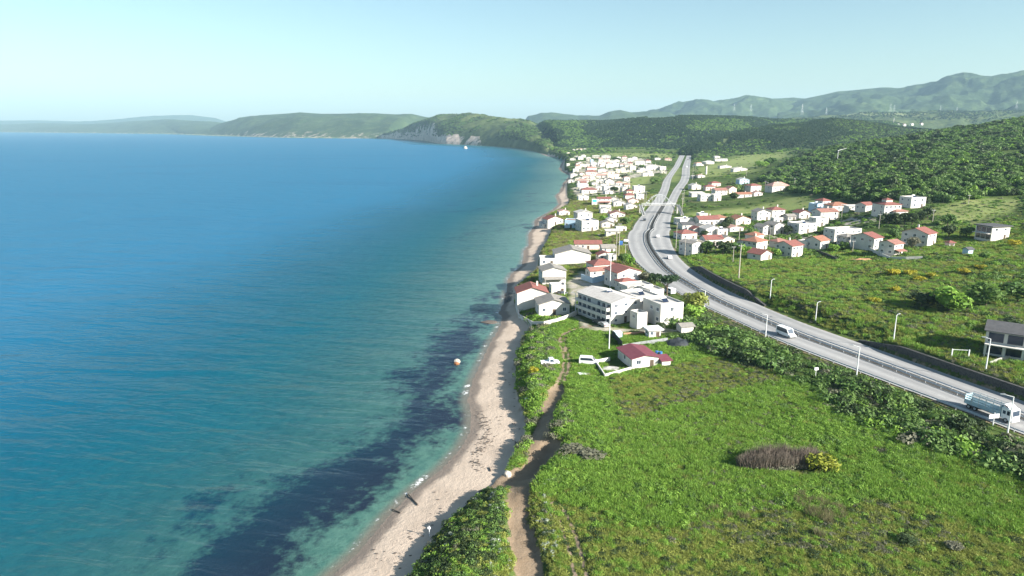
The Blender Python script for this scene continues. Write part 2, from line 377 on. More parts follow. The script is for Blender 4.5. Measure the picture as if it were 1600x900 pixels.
def hill_mat(name, a, b, c, rock, scale):
    n = N(name); p = n.pos()
    big = n.noise(p, .0016*scale, 4, .6); mid = n.noise(p, .008*scale, 5, .65); fine = n.noise(p, .05*scale, 4, .7)
    g = n.mix(n.ramp(big, .4, .6), a, b)
    g = n.mix(n.ramp(mid, .48, .66), g, c)
    g = n.mix(n.math('MULTIPLY', n.ramp(fine, .42, .62), .6), g, tuple(k*.5 for k in a))
    g = n.mix(n.attr('meadow'), g, (.17,.19,.08))
    rk = n.ramp(n.math('ADD', n.attr('rock'), n.math('MULTIPLY', n.math('SUBTRACT', n.noise(p, .02, 5, .7, (1,1,.35)), .5), 1.2)), .45, .6)
    g = n.mix(rk, g, n.mix(n.ramp(fine, .4, .65), rock, tuple(k*.6 for k in rock)))
    n.done(n.bsdf(g, .95, .1, nrm=n.bump(n.math('ADD', mid, n.math('MULTIPLY', fine, .3)), .9, 12/scale)), name)
hill_mat('hill_scrub', (.062,.090,.028), (.085,.115,.036), (.12,.145,.052), (.60,.48,.40), 1)
hill_mat('hill_wood', (.030,.054,.022), (.046,.075,.028), (.075,.108,.040), (.42,.36,.30), 1.6)
# ------------------------------------------------------------------ mesh helpers
def link(name, me, parent=None, loc=(0,0,0), rz=0, scale=None):
    o = bpy.data.objects.new(name, me); COL.objects.link(o); o.location = loc; o.rotation_euler = (0,0,rz)
    if scale: o.scale = scale
    if parent: o.parent = parent
    return o
def tag(o, label=None, cat=None, group=None, kind=None):
    if label: o['label'] = label
    if cat: o['category'] = cat
    if group: o['group'] = group
    if kind: o['kind'] = kind
    return o
def thing(name, label, cat, loc=(0,0,0), rz=0, group=None):
    o = bpy.data.objects.new(name, None); COL.objects.link(o); o.empty_display_size = .5
    o.location = loc; o.rotation_euler = (0,0,rz)
    return tag(o, label, cat, group)
def np_mesh(name, V, Q, mats, smooth=False, attrs=None, mi=None):
    """V (n,3), Q (m,3|4)"""
    me = bpy.data.meshes.new(name); V = np.asarray(V, np.float32); Q = np.asarray(Q, np.int32)
    m, k = Q.shape
    me.vertices.add(len(V)); me.vertices.foreach_set('co', V.ravel())
    me.loops.add(m*k); me.loops.foreach_set('vertex_index', Q.ravel())
    me.polygons.add(m); me.polygons.foreach_set('loop_start', np.arange(m, dtype=np.int32)*k)
    for q in (mats if isinstance(mats, (list, tuple)) else [mats]): me.materials.append(MATS[q])
    if mi is not None: me.polygons.foreach_set('material_index', np.asarray(mi, np.int32))
    me.update(calc_edges=True)
    me.polygons.foreach_set('use_smooth', np.full(m, smooth))
    for nm, a in (attrs or {}).items():
        at = me.attributes.new(nm, 'FLOAT', 'POINT'); at.data.foreach_set('value', np.asarray(a, np.float32))
    me.validate(); return me
class MB:
    def __init__(s): s.v = []; s.f = []; s.m = []; s.mi = 0
    def add(s, vs, fs, M=None):
        b = len(s.v)
        s.v += [tuple(M@Vector(p)) if M is not None else tuple(p) for p in vs]
        s.f += [tuple(i+b for i in f) for f in fs]; s.m += [s.mi]*len(fs); return s
    def box(s, x0, x1, y0, y1, z0, z1, M=None):
        return s.add([(x0,y0,z0),(x1,y0,z0),(x1,y1,z0),(x0,y1,z0),(x0,y0,z1),(x1,y0,z1),(x1,y1,z1),(x0,y1,z1)],
                     [(0,3,2,1),(4,5,6,7),(0,1,5,4),(1,2,6,5),(2,3,7,6),(3,0,4,7)], M)
    def prism(s, poly, a, b, axis='z', M=None):
        n = len(poly)
        g = (lambda p, t: (p[0],p[1],t)) if axis == 'z' else (lambda p, t: (p[0],t,p[1])) if axis == 'y' else (lambda p, t: (t,p[0],p[1]))
        return s.add([g(p,a) for p in poly]+[g(p,b) for p in poly], [tuple(range(n))[::-1], tuple(range(n,2*n))]+[(i,(i+1)%n,n+(i+1)%n,n+i) for i in range(n)], M)
    def tube(s, p, q, r0, r1=None, n=8, M=None):
        r1 = r0 if r1 is None else r1
        p, q = Vector(p), Vector(q); d = (q-p).normalized(); u = d.orthogonal().normalized(); w = d.cross(u)
        c = [(math.cos(2*math.pi*i/n), math.sin(2*math.pi*i/n)) for i in range(n)]
        return s.add([p+(u*a+w*b)*r0 for a,b in c]+[q+(u*a+w*b)*r1 for a,b in c], [tuple(range(n))[::-1], tuple(range(n,2*n))]+[(i,(i+1)%n,n+(i+1)%n,n+i) for i in range(n)], M)
    def path(s, pts, r, n=6):
        for a, b in zip(pts[:-1], pts[1:]): s.tube(a, b, r, r, n)
        return s
    def slab(s, quad, t, M=None):
        """a sloping slab: four top corners, thickness t downwards"""
        q = [Vector(p) for p in quad]
        return s.add(q+[p-Vector((0,0,t)) for p in q], [(0,1,2,3),(7,6,5,4),(0,4,5,1),(1,5,6,2),(2,6,7,3),(3,7,4,0)][:], M)
    def mesh(s, name, mats, smooth=False):
        me = bpy.data.meshes.new(name); me.from_pydata(s.v, [], s.f)
        ml = mats if isinstance(mats, (list, tuple)) else [mats]
        for q in ml: me.materials.append(MATS[q])
        if len(ml) > 1: me.polygons.foreach_set('material_index', s.m)
        me.polygons.foreach_set('use_smooth', [smooth]*len(s.f)); me.update(); return me
    def build(s, name, mats, parent=None, loc=(0,0,0), rz=0, smooth=False):
        return link(name, s.mesh(name, mats, smooth), parent, loc, rz)
# ------------------------------------------------------------------ terrain sheet: cells grow with distance
rows = [-60, -30, 0, 20, 35]
y = 45.0
while y < 16000:
    rows.append(y); y *= (1.0062 if y < 700 else 1.009 if y < 2600 else 1.016)
rows = np.array(rows)
ta = np.concatenate([np.linspace(-2.8, -1.52, 24), np.linspace(-1.5, -.45, 120), np.linspace(-.445, .80, 280), np.linspace(.807, 1.5, 90), np.linspace(1.55, 3.2, 34)])
yy_ = np.maximum(rows, 60)
TX = ta[None,:]*yy_[:,None]; TY = np.repeat(rows[:,None], len(ta), 1)
TX = np.clip(TX, -16000, 16000)
TZ = height(TX, TY)
coastd = dpoly(TX, TY, coast)*np.where(inpoly(TX, TY, land_poly), 1, -1)
footd = dpoly(TX, TY, foot)*np.where(inpoly(TX, TY, foot_poly), 1, -1)
nr, nc = TX.shape
PX, PY = proj(TX, np.maximum(TY, 50), TZ)
def soft(poly_px, z=6, blur=None):
    w = [pix(a,b,z)[:2] for a,b in poly_px]
    ins = inpoly(TX, TY, w); d = dpoly(TX, TY, w+[w[0]])
    s = blur if blur else np.maximum(2.0, TY*.012)
    return np.clip(.5+np.where(ins, d, -d)/s*.5, 0, 1)
# open meadows seen from the air, bare yards and lanes of the hamlets
meadow = np.zeros_like(TX)
for pl, z in [([(1075,330),(1240,318),(1300,335),(1240,338),(1150,352),(1080,348)],10),([(1080,262),(1150,246),(1235,238),(1230,252),(1180,275),(1095,275)],11),
    ([(862,372),(945,372),(955,386),(870,392),(850,388)],5),([(1000,300),(960,285),(990,272),(1030,275)],8),([(915,306),(960,304),(968,316),(925,318)],6),([(930,330),(990,325),(985,345),(930,348)],6),
    ([(870,245),(940,240),(1050,240),(1050,248),(940,244)],9),([(1040,268),(1062,262),(1060,280),(1050,284)],8),([(1440,325),(1500,315),(1600,320),(1600,330),(1500,340),(1460,345)],24)]:
    meadow = np.maximum(meadow, soft(pl, z))
_far = lambda px, py, Y: pixY(px, py, Y)[:2]
meadow = np.maximum(meadow, sstep(.5, .58, fbm(TX, TY, 220, 3, 71))*.4*sstep(1500, 1900, TY))
yard = np.zeros_like(TX)
for pl, z in [([(880,440),(905,420),(945,430),(955,450),(905,470),(900,485),(930,508),(985,512),(1000,524),(1070,528),(1072,520),(1040,512),(960,516),(915,516),(893,497),(885,470)],5.5),
    ([(895,330),(920,310),(905,300),(893,310),(888,325)],5),([(930,350),(985,350),(975,372),(925,372)],6),([(930,395),(968,390),(975,405),(930,410)],6),
    ([(1295,340),(1365,345),(1375,355),(1310,352)],15),([(900,505),(985,512),(1000,520),(960,522),(905,515)],5.5),([(1058,352),(1130,356),(1150,385),(1065,392)],9),([(1160,352),(1290,335),(1280,372),(1170,395)],11),
    ([(890,290),(960,285),(985,300),(900,304)],6),([(900,252),(1010,248),(1040,268),(965,280),(900,280)],8)]:
    yard = np.maximum(yard, soft(pl, z)*(.80 if pl[0][1] < 300 else .62))
dtr = dpoly(TX, TY, track); dp2 = dpoly(TX, TY, path2); dru = dpoly(TX, TY, ruts); dgu = dpoly(TX, TY, gully)
dirt = np.clip(1.25-dtr/2.9, 0, 1)
dirt = np.maximum(dirt, np.clip(1.15-np.abs(dp2-.8)/.9, 0, 1)*.75)
dirt = np.maximum(dirt, np.clip(1.0-np.abs(dru-.8)/.7, 0, 1)*.8)
dirt = np.maximum(dirt, np.clip(1.3-dgu/4.2, 0, 1))
bl = (footd > -1) & (footd < 9) & (TY < 320) & (TY > 135)
slope = np.hypot(np.gradient(TZ, axis=0)/np.maximum(np.gradient(TY, axis=0), .01), np.gradient(TZ, axis=1)/np.maximum(np.abs(np.gradient(TX, axis=1)), .01))
dirt = np.maximum(dirt, np.where(bl, np.clip(slope-.35, 0, 1)*.8, 0))
# soil shows along both road edges
yc = np.clip(TY, _Y[0], _Y[-1]); 
edge_d = np.minimum(np.abs(TX-rx(XL, yc)), np.abs(TX-rx(XR, yc)))
dirt = np.maximum(dirt, np.where(TY < 1700, np.clip(.62-edge_d/4, 0, 1), 0))
sand = np.clip(.5-footd/2.0, 0, 1)
sand = np.where(TY > 1650, np.clip(.5-(coastd-10)/20, 0, 1), sand)
wpoly = [(170,930),(230,870),(300,800),(330,768),(365,755),(330,790),(430,742),(520,700),(575,668),(600,630),(640,560),(690,510),(740,465),(770,455),(772,500),(752,545),(735,590),(712,625),(712,660),(680,690),(640,705),(600,750),(560,790),(500,830),(440,900),(420,930)]
weed = np.clip(soft(wpoly, 0, 16)*(.88+.16*sstep(640, 800, PY)), 0, 1)
for pl in ([(560,770),(590,765),(600,780),(570,800),(520,830),(480,870),(455,880),(480,840),(530,800)], [(318,770),(335,752),(362,755),(360,772),(335,782)], [(380,756),(405,740),(420,738),(400,752)], [(756,462),(790,460),(792,466),(770,469)], [(755,478),(772,500),(770,520),(755,515),(750,495)]):
    weed = np.maximum(weed, soft(pl, 0, 5)*.85)
light = soft([(340,815),(380,795),(395,800),(300,860),(250,900),(235,890)], 0, 8)
weed = weed-.45*light
weed = np.where(TY > 420, weed*0+.35*sstep(.45, .6, fbm(TX, TY, 90, 3, 31)), weed)
at = dict(meadow=meadow, yard=yard, dirt=dirt, sand=sand, coast=coastd, weed=weed)
idx = np.arange(nr*nc).reshape(nr, nc)
Q = np.stack([idx[:-1,:-1], idx[:-1,1:], idx[1:,1:], idx[1:,:-1]], -1).reshape(-1, 4)
fc = lambda a: (a[:-1,:-1]+a[:-1,1:]+a[1:,1:]+a[1:,:-1]).ravel()/4
f_cd, f_fd, f_dt = fc(coastd), fc(footd), fc(np.maximum(np.clip(1.25-dtr/3.4, 0, 1), np.clip(1.3-dgu/4.2, 0, 1)))
sea_f = f_cd < -1.0
beach_f = (~sea_f) & (f_fd < 0); track_f = (~sea_f) & (~beach_f) & (f_dt > .5); ground_f = ~(sea_f | beach_f | track_f)
V = np.stack([TX, TY, TZ], -1).reshape(-1, 3)
def sub(name, mask):
    q = Q[mask]; u, inv = np.unique(q, return_inverse=True)
    me = np_mesh(name, V[u], inv.reshape(-1, 4), 'terrain', True, {k: a.ravel()[u] for k, a in at.items()})
    return tag(link(name, me), kind='structure')
sub('seabed', sea_f); sub('beach', beach_f); sub('dirt_track', track_f); sub('ground', ground_f)
# ------------------------------------------------------------------ sea: one sheet at level 0
wet_v = (coastd < 2.5+TY*.004)
wq = Q[(fc(wet_v.astype(float)) > 0)]
u, inv = np.unique(wq, return_inverse=True)
WV = V[u].copy(); WV[:,2] = 0.0
depth = np.maximum(-TZ.ravel()[u], 0)
me = np_mesh('sea', WV, inv.reshape(-1, 4), 'sea_water', True, {'depth': depth})
tag(link('sea', me), kind='structure')
# ------------------------------------------------------------------ highway: two carriageways, median, markings, rails
YR = np.concatenate([np.arange(45, 420, 2.0), np.arange(420, 1640, 6.0)])
def strip(name, xa, xb, z, mat, n=10, lanes=False, zf=None, ys=None, kind='structure'):
    ys = YR if ys is None else ys
    A, B = xa(ys), xb(ys); t = np.linspace(0, 1, n+1)
    X = A[:,None]+(B-A)[:,None]*t; Yg = np.repeat(ys[:,None], n+1, 1); Z = np.full_like(X, z)
    i = np.arange(X.size).reshape(X.shape)
    q = np.stack([i[:-1,:-1], i[:-1,1:], i[1:,1:], i[1:,:-1]], -1).reshape(-1, 4)
    at = {'lane': np.repeat((np.exp(-((((t*2) % 1)-.5)/.28)**2))[None], len(ys), 0).ravel()} if lanes else None
    o = link(name, np_mesh(name, np.stack([X, Yg, Z], -1).reshape(-1, 3), q, mat, False, at))
    return tag(o, kind=kind) if kind else o
fL = lambda y: rx(XL, y); fR = lambda y: rx(XR, y); fML = lambda y: rx(XML, y); fMR = lambda y: rx(XMR, y)
strip('road', fL, fML, RZ, 'asphalt', 16, True)
strip('road', fMR, fR, RZ, 'asphalt', 16, True)
ynear = YR[YR < 560]; 
strip('median', lambda y: fML(y)-.02, lambda y: fMR(y)+.02, RZ-.02, 'dark_shaded_gravel', 4, ys=ynear)
def marks(f, off, w, ys, dash=None):
    mb = MB(); z = RZ+.006
    def P(y, o):
        dx = (f(y+1)-f(y-1))/2; L = math.hypot(1, dx); return (float(f(y)+o/L*1.0), float(y-o*dx/L*1.0), z)
    step = 3.0
    yv = np.arange(ys[0], ys[1], step)
    for k, yv0 in enumerate(yv):
        if dash and (k*step) % dash[1] >= dash[0]: continue
        a, b = yv0, yv0+step
        mb.add([P(a, off), P(a, off+w), P(b, off+w), P(b, off)], [(0,1,2,3)])
    return mb
mk = MB()
for f, off in ((fL, .45), (fML, -.55), (fMR, .4), (fR, -.6)):
    m_ = marks(f, off, .18, (46, 1500)); mk.add(m_.v, m_.f)
for fa, fb in ((fL, fML), (fMR, fR)):
    m_ = marks(lambda y: (fa(y)+fb(y))/2, -.08, .16, (46, 900), (4, 12)); mk.add(m_.v, m_.f)
tag(mk.build('road_markings', 'road_paint'), kind='structure')
def gline(f, off, y0, y1, step):
    pts = []; yv = y0
    while yv < y1:
        dx = (f(yv+1)-f(yv-1))/2; L = math.hypot(1, dx)
        pts.append((float(f(yv)+off/L), float(yv-off*dx/L))); yv += step/L
    return pts
def rail(label, f, off, y0, y1, step=4.0):
    pts = gline(f, off, y0, y1, step)
    t = thing('guardrail', label, 'guardrail', (*pts[0], RZ), 0, 'guardrails along the highway')
    x0, y0_ = pts[0]
    mb = MB()
    for (ax, ay), (bx, by) in zip(pts[:-1], pts[1:]):
        d = Vector((bx-ax, by-ay, 0)); n = Vector((-d.y, d.x, 0)).normalized()
        a, b = Vector((ax-x0, ay-y0_, 0)), Vector((bx-x0, by-y0_, 0))
        prof = [(-.02,.42),(.06,.47),(.0,.56),(.06,.65),(-.02,.72),(-.06,.72),(-.06,.42)]
        vs = [a+n*q+Vector((0,0,z)) for q, z in prof]+[b+n*q+Vector((0,0,z)) for q, z in prof]; m = len(prof)
        mb.add(vs, [(i,(i+1)%m,m+(i+1)%m,m+i) for i in range(m)])
    mb.build('rail', 'galvanised', t)
    pm = MB().box(-.06,.06,-.05,.05,-.4,.74).mesh('post', 'galvanised')
    for p in pts[:98]: link('post', pm, t, (p[0]-x0, p[1]-y0_, 0))
    if len(pts) > 98:
        r = MB()
        for p in pts[98:]: r.box(p[0]-x0-.06, p[0]-x0+.06, p[1]-y0_-.05, p[1]-y0_+.05, -.4, .74)
        r.build('posts', 'galvanised', t)['kind'] = 'stuff'
    return t
rail('long steel guardrail on the seaward verge beside the lorry and the sign board', fL, -.45, 60, 300)
rail('steel guardrail on the seaward side of the dark central strip', fML, .35, 60, 470)
rail('steel guardrail on the inland side of the dark central strip', fMR, -.35, 60, 470)
def stone(label, y0, y1):
    ys = np.arange(y0, y1, 2.0); p0 = (float(fR(y0))+1.2, y0)
    mb = MB(); cp = MB(); prev = None
    for yv in ys:
        dx = float(fR(yv+2)-fR(yv-2))/4; L = math.hypot(1, dx); h = float(wall_h(np.array([yv]))[0])
        nx, ny = 1/L, -dx/L
        b = (float(fR(yv))+.9*nx-p0[0], yv+.9*ny-p0[1]); c = (b[0]+.9*nx, b[1]+.9*ny)
        cur = (b, c, max(h, .1)+.12)
        if prev:
            (pb, pc, ph), (qb, qc, qh) = prev, cur
            mb.add([(*pb,-.5),(*pc,-.5),(*qc,-.5),(*qb,-.5),(pb[0]+.12*nx,pb[1],ph),(*pc,ph),(*qc,qh),(qb[0]+.12*nx,qb[1],qh)], [(0,3,2,1),(4,5,6,7),(0,1,5,4),(1,2,6,5),(2,3,7,6),(3,0,4,7)])
        prev = cur
    t = thing('retaining_wall', label, 'wall', (*p0, RZ))
    mb.build('stonework', 'dark_stone', t)
stone('dark stone retaining wall on the inland side of the highway opposite the umbrella pine', wall1[1], wall1[0])
stone('dark stone retaining wall beside the highway below the house with navy glass', 46, wall2[1])
# ------------------------------------------------------------------ hills
HILLS = {}
def hill(name, ridge, front, back=1.3, mat='hill_scrub', amp=14, ns=160, nt=40, zfront=-3, pw=1.0, rock=None, gl=140, seed=1, meadow=0, fade=False):
    r = np.array([pixY(*q) for q in ridge]); s = np.linspace(0, 1, ns)
    rp = np.linspace(0, 1, len(r)); RXv = np.stack([np.interp(s, rp, r[:,k]) for k in range(3)], -1)
    f = np.array([_far(*q) if len(q) == 3 else pix(*q, 0)[:2] for q in front]); fp = np.linspace(0, 1, len(f))
    FX = np.stack([np.interp(s, fp, f[:,k]) for k in range(2)], -1)
    tt = np.concatenate([np.linspace(0, 1, nt), 1+np.linspace(0, 1, 12)[1:]])
    X = np.zeros((ns, len(tt))); Yh = X.copy(); Z = X.copy()
    for j, t in enumerate(tt):
        if t <= 1:
            X[:,j] = FX[:,0]+(RXv[:,0]-FX[:,0])*t; Yh[:,j] = FX[:,1]+(RXv[:,1]-FX[:,1])*t
            Z[:,j] = zfront+(RXv[:,2]-zfront)*(math.sin(t*math.pi/2)**pw)
        else:
            k = t-1; X[:,j] = RXv[:,0]*(1+(back-1)*k); Yh[:,j] = RXv[:,1]*(1+(back-1)*k); Z[:,j] = RXv[:,2]-(RXv[:,2]+10)*k**1.3
    ttt = np.repeat(tt[None], ns, 0)
    env = np.clip(np.minimum(ttt*4, 1), 0, 1)*np.where(ttt <= 1, np.clip((1.0-ttt)*3.2+.05, 0, 1), .05+.3*(ttt-1))
    rl = 1-np.abs(fbm(X, Yh, gl*2.2, 5, seed)*2-1)
    Z = Z+((rl-.75)*2.0*amp+(fbm(X, Yh, gl*.5, 4, seed+5)-.5)*amp*1.0+(1-np.abs(fbm(X, Yh, gl*.7, 4, seed+8)*2-1)-.75)*amp*.7)*env
    e2 = np.clip(np.minimum(s/.10, (1-s)/.10), 0, 1)[:,None]; e2 = e2*e2*(3-2*e2); Z = np.where(Z > zfront, zfront+(Z-zfront)*(.0+e2) if fade is True else Z, Z); e3 = np.clip((1-s)/.28, 0, 1)[:,None]; Z = np.where(Z > 0, Z*(e3*e3*(3-2*e3)), Z) if fade == 'end' else Z
    rk = np.zeros_like(X)
    if rock is not None: rk = rock(np.repeat(s[:,None], len(tt), 1), ttt, Z)
    i = np.arange(X.size).reshape(X.shape)
    q = np.stack([i[:-1,:-1], i[1:,:-1], i[1:,1:], i[:-1,1:]], -1).reshape(-1, 4)
    md = sstep(.52, .6, fbm(X, Yh, gl*2, 3, seed+9))*meadow
    o = link(name, np_mesh(name, np.stack([X, Yh, Z], -1).reshape(-1, 3), q, mat, True, {'rock': rk.ravel(), 'meadow': md.ravel()}))
    HILLS[len(HILLS)] = (X, Yh, Z, nt)
    return tag(o, kind='structure')
# far left coast, two layers
hill('hill', [(-900,186,15500),(-400,188,15000),(0,189,14500),(60,188,14300),(172,191,14000),(230,187,13800),(281,180.5,13600),(300,180,13500),(337,184.5,13300),(360,192,13200),(420,200,13000)], [(-900,203,13500),(0,203,12500),(420,205,12000)], 1.15, 'hill_wood', 25, 200, 24, gl=500, seed=41)
hill('hill', [(-900,195,11800),(-300,194,11700),(0,195,11600),(60,193,11400),(150,194,11000),(203,189.5,10400),(250,187,9800),(330,190,9000),(380,196,8600),(420,205,8300)], [(-900,205.6),(0,206.4),(156,207.8),(281,209.3),(322,211),(420,212.5)], 1.2, 'hill_wood', 25, 200, 30, gl=400, seed=43, rock=lambda s, t, Z: np.where((t < .08), .38, 0.0))
# middle headland
cl = lambda s, t, Z: (t < .13)*(.52-t*1.5)
hill('hill', [(312,208,7700),(335,197,7300),(356,189.5,7000),(391,182,6600),(434,178.5,6300),(469,175.5,6100),(506,178,6000),(529,177.7,5900),(585,178.3,5800),(619,179.2,5700),(644,178,5700),(666,183,5700),(720,190,5600),(760,200,5500)],
     [(305,210.5),(340,211.6),(400,213.6),(450,214.8),(500,215.3),(534,215.8),(600,216.3),(660,218,5000),(760,218,4800)], 1.25, 'hill_wood', 22, 220, 40, gl=260, seed=51, rock=cl, pw=.85)
# near headland with pale cliffs
def cl2(s, t, Z): return np.where(s < .33, .82-t*.75+(.30-s)*.25, np.where(s < .45, (t < .14)*.68, (t < .11)*.55*(s < .52)))
hill('hill', [(588,215,4330),(600,208,4300),(630,201,4150),(647,192,4020),(664,187,3900),(689,181,3700),(711,178.5,3560),(731,178.5,3500),(756,181,3450),(787,186,3450),(824,188,3400),(858,189,3300),(900,187,3200),(960,187,2950)],
     [(588,216.1),(606,216.6),(640,218),(664,220),(685,224),(697,225.2),(723,226.2),(765,228.2),(796,230.2),(824,234.2),(838,237.2),(855,243),(880,238,1800),(960,232,1900)], 1.3, 'hill_scrub', 15, 260, 50, gl=150, seed=61, rock=cl2, pw=.75, meadow=.7, fade='end')
# wooded plateau behind the village
hill('hill', [(800,196,3300),(850,189,2800),(900,190,2700),(960,189,2500),(1010,184,2350),(1050,182.5,2300),(1100,182.5,2350),(1175,184,2450),(1212,188,2550),(1290,189,2700),(1400,192,2800),(1500,195,2900)],
     [(860,240,1760),(900,234,1800),(960,233,1760),(1010,233,1720),(1060,233,1640),(1100,233,1640),(1170,228,1800),(1300,222,1900),(1500,215,2000)], 1.25, 'hill_wood', 13, 220, 50, gl=170, seed=71, pw=1.1, meadow=.35, fade=True)
hill('hill', [(1062,238,1560),(1080,228,1580),(1095,221,1600),(1112,215,1650),(1150,207,1700),(1200,199,1780),(1260,194,1840),(1310,188,1850),(1350,192,1850),(1400,200,1850),(1460,206,1800),(1520,212,1750)],
     [(1064,239,1500),(1095,240,1460),(1130,240,1430),(1180,239,1400),(1240,238,1380),(1300,235,1380),(1400,228,1400),(1520,222,1450)], 1.25, 'hill_wood', 8, 180, 36, gl=110, seed=81, pw=.9, zfront=6, meadow=.3)
# low hills and the long mountain on the skyline
hill('hill', [(810,186,6500),(824,183,6500),(844,178.5,6500),(866,177.5,6500),(900,182,6500),(937,181,6300),(950,175.5,6200),(967,172.7,6200),(982,176,6200),(1005,174.5,6200),(1040,176,6200),(1100,182,6000)],
     [(800,192,5200),(950,191,5000),(1100,190,4800)], 1.3, 'hill_wood', 25, 160, 30, gl=300, seed=91, zfront=20, fade=True)
hill('hill', [(1000,182,7200),(1030,174,7200),(1062,164,7200),(1090,162,7200),(1125,162,7100),(1145,159,7100),(1167,153.3,7000),(1200,155,6900),(1240,153.2,6900),(1290,158,6800),(1340,165,6700)],
     [(1000,190,5600),(1150,190,5400),(1340,190,5200)], 1.25, 'hill_wood', 85, 240, 70, gl=420, seed=101, zfront=30, pw=1.2)
hill('hill', [(1215,165,6400),(1255,154,6300),(1310,142,6200),(1375,137,6100),(1410,139.5,6000),(1460,134,5900),(1495,125,5800),(1525,126,5700),(1570,119.5,5600),(1600,118,5500),(1680,112,5400),(1800,108,5300),(1950,112,5200),(2200,125,5000)],
     [(1215,190,4700),(1350,194,4200),(1500,196,3900),(1650,192,3700),(1900,190,3500),(2200,190,3300)], 1.25, 'hill_wood', 95, 340, 90, gl=420, seed=111, zfront=40, pw=1.35)
# rolling valley floor in front of the mountain
hill('hill', [(1180,186,4300),(1260,184,4200),(1330,180,4200),(1400,177,4100),(1460,175,4000),(1520,176,3900),(1600,174,3700),(1750,170,3500),(2000,165,3300)],
     [(1180,190,3100),(1300,192,3000),(1450,194,2900),(1600,192,2700),(2000,190,2400)], 1.3, 'hill_scrub', 22, 180, 36, gl=200, seed=121, zfront=30, pw=1.2, meadow=.9, fade=True)
# ------------------------------------------------------------------ plants
def leaf_cloud(n, leaf, seed, lumps=9, top=.35, flat=1.0, fill=.35, stretch=1.0):
    """unit crown (radius about 1, centred at 0): leaf-sized quads spread through several lumps"""
    r = np.random.default_rng(seed)
    c = r.normal(size=(lumps, 3)); c /= np.linalg.norm(c, axis=1)[:,None]
    c *= (.35+.35*r.random((lumps, 1))); c[:,2] = c[:,2]*.8+.05
    rad = .32+.30*r.random(lumps); c[0] = (0, 0, 0); rad[0] = .62
    k = r.integers(0, lumps, n)
    if lumps < 7: rad[1:] *= .8
    d = r.normal(size=(n, 3)); d /= np.linalg.norm(d, axis=1)[:,None]
    d[:,2] = np.where((d[:,2] < -.2) & (r.random(n) < top*2), -d[:,2], d[:,2])
    rr = 1-fill*r.random(n)**1.5
    p = c[k]+d*(rad[k]*rr)[:,None]; p[:,2] *= flat
    nrm = d+r.normal(size=(n, 3))*.55; nrm /= np.linalg.norm(nrm, axis=1)[:,None]
    t = np.cross(nrm, r.normal(size=(n, 3))); t /= np.linalg.norm(t, axis=1)[:,None]; b = np.cross(nrm, t)
    s = leaf*(.6+.8*r.random((n, 1)))
    V = np.stack([p+(t*-1.0)*s*stretch, p+b*s*.6, p+t*s*stretch, p-b*s*.6], 1).reshape(-1, 3)
    return V, np.arange(n*4).reshape(n, 4)
def blades(n, h, w, seed, spread=1.0, lean=.5, tip=.25):
    r = np.random.default_rng(seed); a = r.random(n)*6.283; q = np.sqrt(r.random(n))*spread
    p = np.stack([np.cos(a)*q, np.sin(a)*q, np.zeros(n)-.05], -1)
    hh = h*(.5+.6*r.random(n)); la = r.random(n)*6.283; ll = lean*r.random(n)*hh
    tp = p+np.stack([np.cos(la)*ll, np.sin(la)*ll, hh], -1)
    wa = r.random(n)*6.283; wv = np.stack([np.cos(wa), np.sin(wa), np.zeros(n)], -1)*(w*(.6+.8*r.random(n)))[:,None]
    V = np.stack([p-wv, p+wv, tp+wv*tip, tp-wv*tip], 1).reshape(-1, 3)
    return V, np.arange(n*4).reshape(n, 4)
def join(parts):
    V = []; Q = []; mi = []; b = 0
    for (v, q), m in parts:
        V.append(v); Q.append(q+b); mi.append(np.full(len(q), m)); b += len(v)
    return np.concatenate(V), np.concatenate(Q), np.concatenate(mi)
SRC = {}
def source(key, V, Q, mats, mi=None):
    """hidden stock plant, used only as what a scatter copies"""
    o = bpy.data.objects.new('plant_stock', np_mesh(key, V, Q, mats, False, None, mi)); SRC[key] = o; return o
